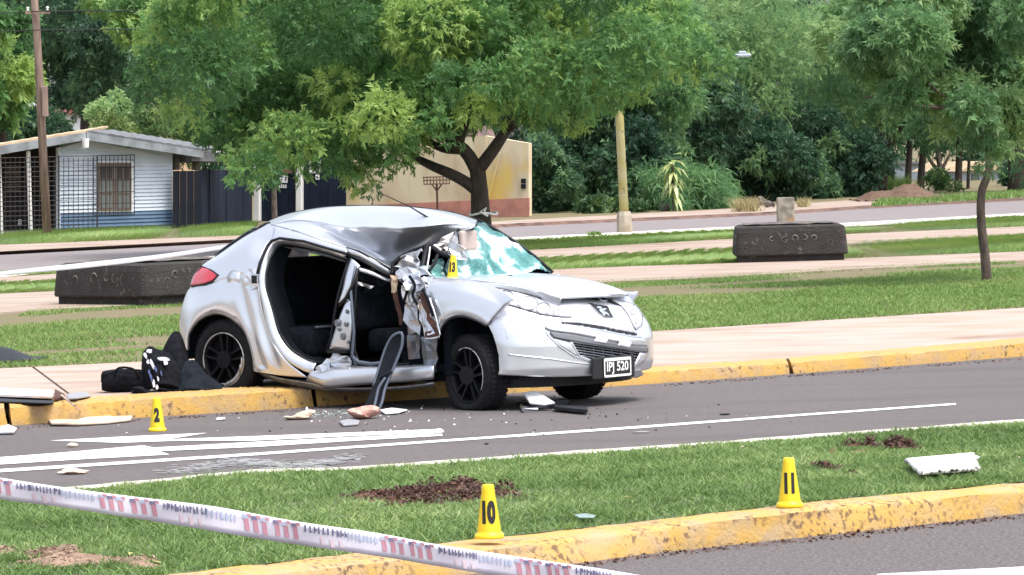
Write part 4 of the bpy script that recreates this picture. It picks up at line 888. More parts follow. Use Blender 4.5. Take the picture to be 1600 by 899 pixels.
def fillpoly(L, off, step=4.):                           # traced outline on the nose, filled with a grid so that it follows the curve
    us = [p[0] for p in L]; vs = [p[1] for p in L]; n = len(L); m = max(4, int((max(us)-min(us))/step))
    # split outline into columns: for each u the lowest and highest v
    V = []; cols = []
    for u in np.linspace(min(us)+.2, max(us)-.2, m):
        h = []
        for i in range(n):
            (x1, y1), (x2, y2) = L[i], L[(i+1) % n]
            if (x1 <= u < x2) or (x2 <= u < x1): h.append(y1+(y2-y1)*(u-x1)/(x2-x1))
        if len(h) >= 2: cols.append((u, min(h), max(h)))
    k = 5
    for u, a, b in cols:
        for j in range(k): V.append(N(u, a+(b-a)*j/(k-1), off))
    return V, [(i*k+j, i*k+j+1, (i+1)*k+j+1, (i+1)*k+j) for i in range(len(cols)-1) for j in range(k-1)]
def mir(P): return np.array([P[0], CW-P[1], P[2]])
SIL = X['silver']
# ---- wheels
def wheel(hub, steer, R, ground, full=True, scuff=(0, 6.28)):
    side = -1 if hub[1] < YC else 1
    w = cpart('wheel', ([(hub[0], hub[1], hub[2])]*3, [(0, 1, 2)]), X['wheel_black'])
    bpy.data.meshes.remove(w.data) if False else None
    ax = np.array([cos(steer), sin(steer), 0]); az = np.array([0, 0, 1.]); an = np.array([sin(steer), -cos(steer), 0])*1.0   # outward normal for right side
    if side == 1: an = -an
    c = np.array(hub)
    prof = [(.195, -.175), (.235, -.185), (R-.025, -.18), (R-.004, -.165), (R, -.13), (R, -.05), (R-.004, -.02), (R-.02, -.004), (R-.05, .006), (.235, .004), (.205, -.006), (.200, -.02)]
    b = MB(); b.lathe(prof, 48, c, ax, az, an); V = []
    for p in b.V:
        p = np.array(p); dz = ground+.002-p[2]
        if dz > 0: k = 1.0; p = p+an*(.35*dz*(1 if (p-c)@an > -.09 else -1)); p[2] = ground+.002
        elif p[2] < ground+.09: f = (ground+.09-p[2])/.09; q = (p-c)@an; p = p+an*(.02*f*f*(1 if q > -.09 else -1))*(1 if R > .3 else .5)
        V.append(p)
    b.V = V; ty = b.build('tyre', X['rubber'], w, True, False)
    tr = MB()
    for k in range(48):                                  # tread blocks
        a = 2*pi*k/48
        for h0, h1 in ((-.168, -.125), (-.112, -.068), (-.055, -.016)):
            m_ = c+an*(h0+h1)/2+(ax*cos(a+.02*(h0 > -.06))+az*sin(a))*(R+.001)
            if m_[2] < ground+.02: continue
            rd = ax*cos(a)+az*sin(a); tg = -ax*sin(a)+az*cos(a); tr.frame_box(m_, tg*(R*2*pi/48*.36), an*(h1-h0)/2, rd*.004)
    tag(tr.build('tread', X['rubber'], w, False, False), kind='stuff')
    b = MB(); b.lathe([(.198, -.17), (.19, -.12), (.185, -.03), (.196, -.006), (.205, -.001), (.207, -.012)], 40, c, ax, az, an); b.lathe([(0, -.075), (.185, -.07)], 24, c, ax, az, an); rim = b.build('rim', X['wheel_black'], w, True, False)
    if full:
        for k in range(5):
            a = 2*pi*k/5+.3
            for s in (-.16, .16):
                rd = ax*cos(a+s*.6)+az*sin(a+s*.6); r0, r1 = .04, .192; tg = -ax*sin(a)+az*cos(a)
                q = MB(); q.add([c+rd*r0+tg*(s*.10-.009)-an*.022, c+rd*r0+tg*(s*.10+.009)-an*.022, c+rd*r1+tg*(s*.12+.008)-an*.008, c+rd*r1+tg*(s*.12-.008)-an*.008,
                                 c+rd*r0+tg*(s*.10-.013)-an*.07, c+rd*r0+tg*(s*.10+.013)-an*.07, c+rd*r1+tg*(s*.12+.012)-an*.06, c+rd*r1+tg*(s*.12-.012)-an*.06],
                                [(0, 1, 2, 3), (0, 4, 5, 1), (1, 5, 6, 2), (2, 6, 7, 3), (3, 7, 4, 0)])
                q.build('spoke', X['wheel_black'], w, False, False)
        q = MB(); q.lathe([(.042, -.06), (.040, -.03), (.03, -.024), (0, -.022)], 16, c, ax, az, an); q.build('hub_cap', X['wheel_black'], w, True, False)
        pts = [c+(ax*cos(a)+az*sin(a))*.203-an*.002 for a in np.linspace(scuff[0], scuff[1], 40)]
        q = MB(); q.tube(pts, [.004+.006*abs(sin(i*.45))*(scuff[2] if len(scuff) > 2 else .4) for i in range(40)], 6); q.build('scuffed_lip', X['rim_scuffed'], w, True, False)
    return w
rh = T(349, 562, .05); wheel(rh, 0, .30, .132, True, (-2.4, 3.5, .45))
b = MB(); c_ = rh
for a0, a1, rr in ((-1.7, .1, .188), (-1.4, -.2, .178)): b.tube([c_+np.array([rr*cos(a), -.002, rr*sin(a)]) for a in np.linspace(a0, a1, 20)], [.006+.004*abs(sin(i)) for i in range(20)], 5)
b.build('rim_gouge', X['rim_scuffed'], car, True, False)
fh = T(729, 587, .05); wheel(fh, radians(-17), .295, 0, True, (-.55, 2.05, .2))
wheel(np.array([-2.40, CW-.05, .132+.30]), 0, .30, .132, False)
flh = np.array([fh[0]+.02, 1.52, .285]); wheel(flh, radians(-17), .288, 0, False)
for o in list(car.children):                             # the wheel roots carry no shape of their own
    if o.name.split('.')[0] == 'wheel':
        me = o.data; V = [v.co.copy() for v in me.vertices]; me.clear_geometry(); c = np.array(V[0]); b = MB(); s = -1 if c[1] < YC else 1
        b.lathe([(.0, -.09*1), (.07, -.09), (.07, .09), (0, .09)], 12, c-np.array([0, s*.09, 0]), (1, 0, 0), (0, 0, 1), (0, 1, 0)); me.from_pydata([tuple(v) for v in b.V], [], b.F)
# ---- right rear quarter
A_ = [(293, 547, .05), (295, 521, .02), (309, 500, .01), (325, 491, 0), (339, 488, 0), (355, 492, 0), (370, 502, 0), (381, 514, 0), (389, 531, 0), (395, 553, 0), (399, 577, .01), (401, 581, .01)]
B_ = [(289, 541, .08), (289, 515, .06), (299, 484, .03), (318, 470, .0), (342, 464, -.012), (364, 470, -.012), (382, 482, -.01), (394, 500, -.01), (404, 520, -.01), (409, 545, -.008), (425, 571, .005), (440, 587, .02)]
C_ = [(284, 530, .16), (281, 508, .18), (285, 480, .16), (297, 451, .13), (320, 445, .06), (350, 436, .03), (380, 430, .02), (402, 441, .01), (408, 475, 0), (420, 522, -.005), (446, 562, .0), (480, 590, .02)]
IN = [(u+ (349-u)*.05, v+(562-v)*.05, .13) for u, v, y in A_]
V, Fc = loft([TR(IN), TR(A_), TR(B_), TR(C_)], 90, 26, True)
for p in V:                                              # buckles pulled into the sheet beside the door opening
    g = math.exp(-((p[0]+2.02)/.16)**2)*(1 if p[2] > .3 else 0); p[1] += g*(.014*sin((p[0]*1.0+p[2]*.35)*46)+.007*sin(p[2]*19+p[0]*30))
cpart('rear_quarter_panel', (V, Fc), SIL, th=.008)
qu = cpart('rear_pillar_panel', loft([TR([(297, 451, .13), (320, 445, .06), (350, 436, .03), (380, 430, .02), (402, 440, .01)]), TR([(304, 431, .17), (338, 428, .08), (362, 415, .06), (385, 405, .05), (407, 411, .05)]),
      TR([(316, 416, .21), (340, 408, .14), (366, 395, .12), (390, 386, .11), (413, 394, .10)]), TR([(336, 402, .28), (356, 391, .24), (376, 379, .21), (398, 370, .19), (422, 377, .16)]),
      TR([(362, 384, .33), (378, 374, .30), (394, 366, .27), (412, 359, .24), (437, 370, .18)]), TR([(392, 364, .36), (402, 359, .34), (412, 354.5, .31), (424, 350.5, .28), (457, 359, .24)])], 30, 26, True), SIL, th=.008)
ff = T(365, 438, .02); b = MB(); b.lathe([(.062, .0), (.060, .008), (0, .010)], 24, T(366.5, 436.5, .022), (1, 0, .0), (0, 0, 1), (0, -1, 0)); b.build('fuel_flap', SIL, car, True, False)
ctube('fuel_flap_seam', [T(366.5, 436.5, .022)+np.array([.066*cos(a), -.004, .066*sin(a)]) for a in np.linspace(0, 2*pi, 25)], .003, X['silver_dull'])
# rear bumper wrap and tailgate (seen edge on), then the rear face
rl = [(284, 530, .16), (281, 508, .18), (285, 480, .16), (297, 451, .13), (304, 431, .17), (316, 416, .21), (336, 402, .28), (362, 384, .33), (392, 364, .36)]
prof = TR(rl); rows = []
for t, bulge in ((0, 0), (.08, .05), (.2, .10), (.5, .13), (.8, .10), (.92, .05), (1, 0)): rows.append([np.array([p[0]-bulge*(1 if k < 4 else .55), p[1]+(CW-2*p[1])*t, p[2]]) for k, p in enumerate(prof)])
cpart('tailgate', loft(rows, 30, 24, True), SIL, th=.008)
b = MB()
V, Fc = loft([[p+np.array([-.02*(1 if k else .5), 0, .012]) for k, p in enumerate(TR([(336, 401, .30), (362, 383, .35), (392, 363, .38), (399, 358.5, .40)]))], [np.array([p[0]-.11, YC, p[2]+.02]) for p in TR([(336, 401, .30), (362, 383, .35), (392, 363, .38), (399, 358.5, .40)])],
     [np.array([p[0]-.02, CW-p[1], p[2]+.012]) for p in TR([(336, 401, .30), (362, 383, .35), (392, 363, .38), (399, 358.5, .40)])]], 14, 14, True); cpart('rear_window', (V, Fc), X['dark_glass'], th=.006)
ctube('window_seal', TR([(336, 402, .27), (362, 384.5, .32), (392, 364.5, .345), (406, 358, .33), (416, 351.5, .31), (422, 347.5, .32)]), [.006, .012, .016, .022, .02, .008], X['black_plastic'])
cpart('tail_light', loft([TR([(298, 446.5, .118), (318, 443.5, .05), (332, 438.5, .04)]), TR([(303, 432, .15), (322, 431, .085), (340, 430, .06)]), TR([(316, 417, .185), (327, 422, .11), (340.5, 429, .06)])], 14, 12, True), X['tail_red'], th=.012)
ctube('lamp_surround', TR([(298, 447.5, .115), (319, 444.5, .045), (333, 439.5, .035), (341, 430, .05), (329, 422, .1), (315.5, 416.5, .18), (303, 432, .15), (298, 447.5, .115)]), .006, X['black_plastic'])
b = MB(); pz = [np.array(p) for p in ((-3.02, YC-.26, .80), (-3.02, YC+.26, .80))]; b.frame_box((-3.17, YC, .78), (.01, 0, 0), (0, .26, 0), (0, 0, .06)); b.build('rear_number_plate', X['plate_black'], car, False, False)
# ---- roof: far edge straight, near half caved in
RF_ = [(412, 353, 1.45), (424, 345, 1.45), (452, 335, 1.45), (500, 326, 1.45), (548, 323, 1.45), (600, 323, 1.45), (655, 326, 1.45), (705, 333, 1.45), (745, 345, 1.4)]
RM_ = [(405, 358, .86), (424, 349, .86), (458, 338, .86), (505, 329, .86), (552, 326, .86), (605, 326, .86), (658, 329, .86), (704, 338, .86), (744, 350, .95)]
RC_ = [(408, 359, .5), (430, 350, .5), (462, 343, .47), (508, 347, .46), (550, 353, .43), (605, 354.5, .42), (662, 352, .46), (702, 347, .58), (743, 352, .72)]
RC2 = [(410, 359, .47), (433, 351, .46), (465, 346, .43), (508, 351, .41), (550, 357, .39), (605, 358, .38), (660, 356, .42), (698, 353, .55), (742, 353, .68)]
RD_ = [(415, 357, .40), (441, 353, .36), (478, 356, .36), (517, 366, .42), (560, 381, .52), (606, 391, .57), (655, 375, .57), (690, 362, .56), (741, 354, .64)]
RN_ = [(423, 351.5, .28), (457, 359.5, .24), (490, 371, .22), (530, 384, .33), (572, 398, .50), (611, 412, .61), (642, 399, .62), (672, 384, .60), (740, 355, .62)]
V, Fc = loft([TR(RF_), TR(RM_), TR(RC_), TR(RC2), TR(RD_), TR(RN_)], 72, 40, True)
r = np.random.default_rng(3); V = [np.array(p) for p in V]
for p in V:                                              # crease ripples of the buckled sheet
    w = math.exp(-((p[1]-.40)/.12)**2)*min(1, max(0, (p[0]+2.0)/.4)); p[2] += w*(.006*sin(p[0]*11+p[1]*6)+.003*sin(p[0]*29-p[1]*14)); p[1] += w*(.008*sin(p[0]*9+2)+.010*abs(sin(p[0]*8.5+p[2]*21))+.005*abs(sin(p[0]*19-p[2]*30)))
cpart('roof', (V, Fc), SIL, th=.01)
cpart('roof_fold', loft([TR([(520, 380, .235), (530, 384, .33), (572, 398, .50), (611, 412, .61)]), TR([(520, 381, .22), (540, 386.5, .22), (572, 399, .27), (611, 419, .33)])], 16, 5, True), X['silver_dull'], th=.008)
# far roof edge trim and gutter strip
ctube('gutter_strip', [p+np.array([0, .0, .006]) for p in TR([(424, 345, 1.45), (452, 335, 1.45), (500, 326, 1.45), (548, 323, 1.45), (600, 323, 1.45), (655, 326, 1.45), (705, 333, 1.45), (745, 345, 1.4)])], .008, X['black_plastic'])
# near roof rail over the rear door; then the crushed rail bent down to the windscreen pillar
cpart('roof_rail', loft([TR([(424, 351, .285), (457, 359.3, .245), (490, 371, .225), (520, 380, .22), (543, 388, .21)]), TR([(428, 360, .22), (457, 366, .2), (490, 375, .185), (520, 385, .185), (543, 392, .19)]), TR([(424, 376, .16), (437, 372.5, .165), (474, 377, .165), (512, 388, .17), (543, 396.5, .18)])], 24, 8, True), SIL, th=.008)
ctube('roof_ditch', TR([(424, 351.5, .27), (457, 360, .232), (490, 371.7, .212), (520, 381, .21), (543, 388.5, .205)]), .005, X['lamp_grey'])
cpart('crushed_rail', loft([TR([(542, 387, .20), (560, 391, .21), (582, 402, .24), (612, 420, .30)]), TR([(543, 392, .18), (560, 397, .185), (580, 408, .21), (611, 425, .27)]), TR([(543, 397, .19), (560, 403, .20), (578, 413, .22), (609, 431, .28)])], 16, 8, True), SIL, th=.01)
ctube('rail_gap', TR([(542, 387.5, .195), (560, 392, .19), (581, 403, .21), (611, 421.5, .27)]), .006, X['black_plastic']); ctube('rail_gap', TR([(543, 397.5, .18), (560, 404.5, .18), (578, 414.5, .2), (609, 433, .26)]), .010, X['black_plastic'])
ctube('door_seal', TR([(402, 428, .0), (406, 411, .035), (411.5, 398, .07), (418, 384, .11), (424, 376.8, .14), (437, 372.5, .15), (474, 377.3, .15), (512, 388.5, .16), (543, 397, .165)]), .011, X['black_plastic'])
# ---- opening of the rear door: pale jamb and black inner edge
J0 = [(541, 399, .18), (512, 390, .17), (474, 379, .16), (439, 374.5, .15), (426, 379, .14), (414, 400, .07), (404, 428, .02), (404, 444, .01), (410, 476, .0), (421, 522, -.003), (447, 562, .0), (478, 581, .02), (490, 582, .03)]
J1 = [(541, 405, .22), (512, 395, .23), (472, 385, .23), (444, 381, .21), (432, 386, .18), (421, 404, .10), (415, 428, .045), (416, 452, .035), (426, 486, .03), (436, 521, .03), (453, 546, .04), (478, 562, .05), (495, 568, .06)]
cpart('door_jamb', loft([TR(J0), [(a+b)/2+np.array([0, -.015, 0]) for a, b in zip(TR(J0), TR(J1))], TR(J1)], 70, 8, True), SIL, th=.008)
ctube('opening_seal', [p+np.array([.0, .005, 0]) for p in TR(J1)], .012, X['black_plastic'])
J2 = [(u, v, y+.30) for u, v, y in J1]
cpart('inner_frame', loft([TR(J1), [p+np.array([0, .22, 0]) for p in TR(J1)]], 40, 4, True), X['interior'], smooth=False)
def crumple(name, c4, nu, nv, amp, m, seed, th=.006, parent=None):
    r = np.random.default_rng(seed); a, b, c, d = TR(c4); V = []
    for j in range(nv+1):
        for i in range(nu+1):
            s, t = i/nu, j/nv; p = (a*(1-s)+b*s)*(1-t)+(d*(1-s)+c*s)*t; q = r.normal(0, amp, 3)*np.array([.6, 1.3, .6]); V.append(p+q)
    return cpart(name, (V, [(j*(nu+1)+i, j*(nu+1)+i+1, (j+1)*(nu+1)+i+1, (j+1)*(nu+1)+i) for j in range(nv) for i in range(nu)]), m, parent, False, th)
# torn latch area on the C post
crumple('torn_latch', [(381, 425, .0), (404, 415, .02), (404, 447, -.005), (384, 456, -.01)], 4, 4, .006, SIL, 1)
b = MB(); b.frame_box(T(397, 437, -.015), (.02, 0, 0), (0, .008, 0), (0, 0, .03)); b.build('latch', X['black_plastic'], car, False, False)
# ---- sill, pillar, front door opening
cpart('sill', loft([TR([(482, 580, .09), (500, 576, .09), (520, 569, .08), (553, 572, .10), (600, 572, .10), (640, 571, .10), (678, 569, .10)]), TR([(484, 583, .02), (500, 584, -.01), (520, 582, -.03), (553, 578, .0), (600, 577, .02), (640, 576, .02), (678, 573, .02)]),
                    TR([(481, 589, .02), (500, 597, -.03), (516, 601, -.04), (553, 597, -.01), (600, 595, .02), (640, 592, .02), (678, 588, .02)]), TR([(478, 594, .07), (500, 602, .03), (516, 606, .02), (553, 602, .05), (600, 599, .07), (640, 596, .07), (678, 592, .07)])], 40, 12, True), SIL, th=.008)
cpart('underbody_edge', loft([TR([(404, 581, .12), (440, 591, .10), (478, 597, .09), (516, 605, .06), (560, 607, .10), (620, 605, .12), (678, 598, .12)]), TR([(412, 588, .14), (440, 598, .14), (478, 606, .14), (516, 611, .13), (560, 611, .15), (620, 609, .16), (678, 604, .16)])], 24, 4, True), X['silver_dull'], th=.01)
# B post: upper white strip leaning forward, lower cut plate with holes
cpart('centre_pillar', loft([TR([(549, 404, .17), (541, 428, .13), (535, 455, .10), (529, 474, .08)]), TR([(556, 409, .163), (549, 424, .125), (543, 444, .095), (536, 469, .08)]), TR([(563, 416, .16), (556, 424, .13), (550, 445, .10), (541, 469, .09)])], 16, 6, True), SIL, th=.008)
pl = cpart('pillar_plate', loft([TR([(543, 467, .08), (533, 490, .06), (526, 510, .05), (515, 545, .05)]), TR([(546, 470, .07), (541, 492, .05), (537, 515, .042), (531, 547, .042)]), TR([(549, 476, .08), (550, 500, .06), (549, 520, .05), (545, 550, .05)])], 16, 8, True), SIL, th=.008)
for u, v, q in ((527, 505, .022), (536, 526, .022), (543, 487, .014), (541, 507, .016), (530, 515, .012), (545, 535, .012)):
    b = MB(); b.lathe([(q, 0), (q*.9, .012), (0, .013)], 10, T(u, v, .034), (1, 0, 0), (0, 0, 1.3), (0, -1, 0)); b.build('hole', X['lamp_grey'], pl, False, False)
ctube('pillar_seal', TR([(556, 416, .12), (551, 440, .09), (548, 455, .07), (550, 480, .04), (553, 520, .03), (550, 552, .04), (556, 572, .05)]), .011, X['trim_edge'])
ctube('pillar_edge', TR([(547, 400, .2), (537, 432, .16), (529, 460, .13), (524, 486, .12), (517, 530, .12), (510, 550, .12)]), .012, X['black_plastic'])
ctube('seat_belt', TR([(559, 420, .12), (551, 446, .08), (541, 466, .05), (531, 478, .09)]), .014, X['black_plastic'])
crumple('pillar_foot', [(492, 577, .05), (522, 553, .08), (549, 558, .05), (548, 590, .0)], 5, 4, .009, SIL, 4)
crumple('pillar_foot', [(488, 583, .02), (515, 566, .02), (518, 600, -.03), (500, 597, -.02)], 4, 3, .008, SIL, 5)
b = MB(); b.frame_box(T(532, 549, .05), (.09, 0, .0), (0, .05, 0), (0, 0, .012)); b.build('cut_edge', X['black_plastic'], car, False, False)
cpart('front_door_top', loft([TR([(556, 417, .15), (580, 424, .2), (610, 437, .28)]), TR([(557, 423, .14), (580, 430, .19), (610, 442, .27)])], 8, 3, True), X['silver_dull'], th=.01)
ctube('opening_seal', TR([(558, 420, .12), (556, 450, .11), (553, 500, .10), (554, 548, .10), (562, 571, .09), (600, 572, .09), (640, 569, .09)]), .012, X['black_plastic'])
ctube('seal_fold', TR([(549, 556, .05), (560, 566, .03), (580, 569, .06), (605, 566, .05)]), .014, X['trim_edge'])
# ---- inside of the cabin, seen through the openings
def ibox(name, x0, x1, y0, y1, z0, z1, m='interior', bev=.03, parent=None, rot=0.):
    b = MB(); b.box(x0, x1, y0, y1, z0, z1); o = b.build(name, X[m], parent or car, True, False)
    if rot:
        c = Vector(((x0+x1)/2, (y0+y1)/2, z0)); Rm = Matrix.Rotation(rot, 3, 'Y')
        for v in o.data.vertices: v.co = Rm@(v.co-c)+c
    bevel(o, bev, 3); return o
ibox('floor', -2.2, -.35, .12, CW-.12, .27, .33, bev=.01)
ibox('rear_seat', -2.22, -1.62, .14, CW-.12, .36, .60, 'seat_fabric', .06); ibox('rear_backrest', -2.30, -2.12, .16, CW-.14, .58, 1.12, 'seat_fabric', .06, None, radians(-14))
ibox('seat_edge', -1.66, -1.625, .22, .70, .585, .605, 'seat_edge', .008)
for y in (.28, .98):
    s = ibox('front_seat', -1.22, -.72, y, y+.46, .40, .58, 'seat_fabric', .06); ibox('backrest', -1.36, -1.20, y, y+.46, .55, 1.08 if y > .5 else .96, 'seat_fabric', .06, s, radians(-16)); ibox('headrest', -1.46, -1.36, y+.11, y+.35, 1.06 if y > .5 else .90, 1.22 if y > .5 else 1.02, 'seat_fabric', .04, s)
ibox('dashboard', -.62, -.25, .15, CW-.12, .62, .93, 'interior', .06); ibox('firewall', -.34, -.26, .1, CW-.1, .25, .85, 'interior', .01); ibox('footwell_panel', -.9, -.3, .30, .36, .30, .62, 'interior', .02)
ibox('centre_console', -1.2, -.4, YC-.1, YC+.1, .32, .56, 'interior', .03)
ctube('steering_wheel', [np.array([-.75+.07*sin(a), YC+.36+.18*cos(a), .93+.17*sin(a)]) for a in np.linspace(0, 2*pi, 20)], .014, X['black_plastic'])
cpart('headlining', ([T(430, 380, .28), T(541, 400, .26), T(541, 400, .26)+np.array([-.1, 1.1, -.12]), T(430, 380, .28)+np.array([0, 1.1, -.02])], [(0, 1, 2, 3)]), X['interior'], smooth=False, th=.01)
ctube('hanging_strip', TR([(444, 386, .24), (480, 392, .25), (515, 400, .25), (540, 409, .24)]), [.006, .012, .012, .006], X['seat_edge'])
crumple('sagging_liner', [(556, 424, .30), (606, 440, .34), (590, 460, .36), (556, 450, .34)], 5, 3, .02, X['interior'], 12)
crumple('torn_foam', [(557, 440, .16), (584, 448, .2), (580, 452, .2), (558, 446, .16)], 4, 1, .006, X['rim_scuffed'], 13)
# far side of the body
fs = [(-2.85, .62), (-2.75, .95), (-2.1, 1.02), (-1.0, 1.0), (-.35, .93), (.1, .80), (.22, .32), (-.1, .30), (-.45, .28), (-1.9, .27), (-2.5, .30), (-2.85, .36)]
Y = CW-.01; V = [np.array([x, Y, z]) for x, z in fs]; Wl = []
rowsL = [[np.array([x, Y-.02, z]) for x, z in ((-2.86, .40), (-2.3, .28), (-1.2, .25), (-.42, .25))], [np.array([x, Y+.01, z]) for x, z in ((-2.90, .62), (-2.3, .62), (-1.2, .60), (-.36, .58))], [np.array([x, Y-.04, z]) for x, z in ((-2.84, .93), (-2.3, 1.0), (-1.2, .98), (-.42, .93))]]
cpart('left_side_body', loft(rowsL, 40, 12, True), SIL, th=.02)
cpart('left_front_wing', loft([[np.array([x, Y-.03, z]) for x, z in ((-.42, .25), (-.40, .45), (-.32, .62), (-.1, .70), (.12, .62), (.22, .48))], [np.array([x, Y-.06, z]) for x, z in ((-.42, .6), (-.41, .75), (-.3, .85), (-.1, .86), (.15, .78), (.24, .6))]], 30, 6, True), SIL, th=.012)
cpart('left_windows', loft([[np.array([x, Y-.05, z]) for x, z in ((-2.72, .96), (-2.2, 1.0), (-1.2, .98), (-.5, .94))], [np.array([x, CW-.27, z]) for x, z in ((-2.45, 1.24), (-2.1, 1.40), (-1.4, 1.40), (-1.0, 1.34))]], 24, 8, True), X['interior'], th=.01)
cpart('left_inner_trim', loft([[np.array([x, Y-.08, z]) for x, z in ((-2.5, .3), (-1.2, .28), (-.4, .28))], [np.array([x, Y-.12, z]) for x, z in ((-2.5, .98), (-1.2, .96), (-.4, .92))]], 12, 4, True), X['interior'], th=.01)
ibox('luggage_panel', -2.75, -2.3, .2, CW-.2, .36, .98, 'interior', .03)
# underside
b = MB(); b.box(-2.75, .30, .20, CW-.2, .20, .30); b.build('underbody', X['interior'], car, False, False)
for cx, cz in ((rh[0], .45), (fh[0], .32)):
    for ys in (0, 1):
        b = MB(); a_ = np.linspace(-.25, pi+.25, 18); R0 = .39
        y0, y1 = (.06, .30) if not ys else (CW-.06, CW-.30)
        V = [(cx+R0*cos(a), y, cz+R0*sin(a)*.98) for y in (y0, y1) for a in a_]+[(cx, y1, cz-.1)]; n = 18
        b.add(V, [(i, i+1, n+i+1, n+i) for i in range(n-1)]+[(n+i, n+i+1, 2*n) for i in range(n-1)]); b.build('wheel_liner', X['interior'], car, True, False)
b = MB(); b.lathe([(.03, 0), (.03, 1.3)], 10, (rh[0], .2, rh[2]), (1, 0, 0), (0, 0, 1), (0, 1, 0)); b.build('rear_axle', X['black_plastic'], car, True, False)
# ---- front wing
FA = [(684, 528, .05), (688, 512, .025), (699, 498, .0), (715, 492, -.004), (732, 494, -.004), (749, 501, 0), (761.5, 508, 0)]
FA0 = [(u+(730-u)*.04, v+(585-v)*.04, .12) for u, v, y in FA]
FB_ = [(670, 510, .04), (676, 493, .02), (692, 482, .0), (712, 477, -.008), (736, 480, -.006), (756, 488, 0), (768, 499, 0)]
FC_ = [(660, 480, .05), (668, 468, .03), (690, 458, .02), (716, 456, .015), (744, 462, .02), (766, 472, .022), (781, 484, .02)]
FD_ = [(660, 452, .07), (672, 446, .06), (695, 443, .075), (722, 442, .085), (748, 449, .08), (770, 461, .06), (789, 476, .035)]
FE_ = [(664, 438, .13), (680, 436, .14), (705, 437.5, .14), (735, 439, .13), (760, 444, .115), (785, 455, .09), (806, 468, .05)]
cpart('front_wing', loft([TR(FA0), TR(FA), TR(FB_), TR(FC_), TR(FD_), TR(FE_)], 40, 24, True), SIL, th=.007)
# ---- bonnet: nearly shut, front edge sprung up at the far side
H1 = [(664, 434, .16), (700, 436, .15), (736, 438.5, .15), (770, 441.5, .185), (806, 446, .255), (842, 455, .33), (874, 464.5, .42)]
H2 = [(690, 432, .42), (722, 432.5, .42), (758, 433.5, .42), (795, 436, .43), (830, 441, .45), (866, 450, .54), (903, 463, .61)]
H3 = [(742, 431, .86), (770, 430, .86), (800, 429.5, .86), (834, 431.5, .86), (868, 436.5, .86), (904, 446, .86), (942, 461.5, .86)]
H4 = [(800, 430, 1.24), (825, 428.5, 1.24), (850, 429, 1.24), (878, 432, 1.24), (910, 437, 1.24), (945, 446, 1.22), (980, 459.5, 1.20)]
H5 = [(846, 432, 1.54), (864, 432, 1.54), (884, 433.5, 1.54), (906, 437, 1.53), (929, 441.5, 1.52), (953, 448, 1.48), (978, 458.5, 1.40)]
V, Fc = loft([TR(H1), TR(H2), TR(H3), TR(H4), TR(H5)], 40, 30, True); bo = cpart('bonnet', (V, Fc), SIL, th=.012)
cpart('headlight_surround', loft([TR([(738, 440, .15), (770, 442.5, .185), (806, 447, .255), (842, 456, .33), (862, 462, .385), (878, 466, .43)]), NR([(743, 452.5), (772, 449.8), (806, 454.8), (836, 463), (858, 472), (874, 479)], .004)], 40, 5, True, True), SIL, th=.005)
ctube('bonnet_edge', TR([(842, 455.5, .33), (874, 465.5, .42), (903, 464.5, .61), (942, 463, .86), (962, 462.5, 1.04), (981, 460.5, 1.20)]), .010, SIL)
b = MB(); b.slab([T(735, 434.3, .40), T(768, 434.6, .42), T(806, 438.5, .42), T(770, 438.6, .40)], (0, 0, 1), .006); b.build('scuttle_vent', X['black_plastic'], car, False, False)
ctube('wiper', TR([(742, 435, .42), (765, 435.2, .46), (785, 433, .55), (800, 431, .65)]), .008, X['black_plastic'])
# ---- nose: bumper skin with openings cut through it
xa_z = [T(u, v, 0) for u, v in ((789, 476), (775, 491), (761.5, 508), (770, 523.5), (775.6, 538), (780, 557), (784.5, 584))]
za = [p[2] for p in xa_z][::-1]; xa = [p[0] for p in xa_z][::-1]
def bump_z(s): return .265-.035*(1-abs(s)**3)            # lower edge: a little lower in the middle
GRILLE = [(891, 533), (945, 541), (1001, 549), (997, 560), (990, 574), (960, 574), (929, 566), (905, 557)]
SLOT = [(879, 503.5), (905, 504.5), (940, 510), (994, 521), (1000, 525.5), (985, 524), (940, 515.5), (900, 509), (880, 507)]
cols = []
for k in range(8): cols.append(('s', k/8))
for k in range(97): cols.append(('c', -pi/2+pi*k/96))
for k in range(7, -1, -1): cols.append(('e', k/8))
ZT = .80; nz_ = 46; V = []; 
for kind, s in cols:
    sg = sin(s) if kind == 'c' else (-1 if kind == 's' else 1)
    for j in range(nz_):
        z0 = bump_z(sg); z = z0+(ZT-z0)*j/(nz_-1); zz = max(z, za[0]); xs = float(np.interp(z, za, xa))
        if kind == 'c': y = YC+(YC-yz(z))*np.sign(sg)*abs(sg)**(2/2.6); x = .25+.45*max(0, cos(s))**1.2-dxz(z)
        else: xe = .25-dxz(z); x = xs+(xe-xs)*s; y = yz(z) if kind == 's' else CW-yz(z)
        V.append(np.array([x, y, z]))
def topix(p):
    w = CO+CFX*p[0]+CLY*p[1]+np.array([0, 0, p[2]]); q = w-CC; return 800+F*(q@CR)/(q@_fw), 449.5-F*(q@CU)/(q@_fw)
PX = [topix(p) for p in V]; Fc = []; nc = len(cols)
for i in range(nc-1):
    for j in range(nz_-1):
        f = (i*nz_+j, (i+1)*nz_+j, (i+1)*nz_+j+1, i*nz_+j+1); u = sum(PX[k][0] for k in f)/4; v = sum(PX[k][1] for k in f)/4; yy = sum(V[k][1] for k in f)/4
        if yy < 1.62 and (inpoly(u, v, GRILLE) or inpoly(u, v, SLOT)): continue
        Fc.append(f)
used = sorted({k for f in Fc for k in f}); mp_ = {k: i for i, k in enumerate(used)}
bp = cpart('front_bumper', ([V[k] for k in used], [tuple(mp_[k] for k in f) for f in Fc]), SIL, th=.006)
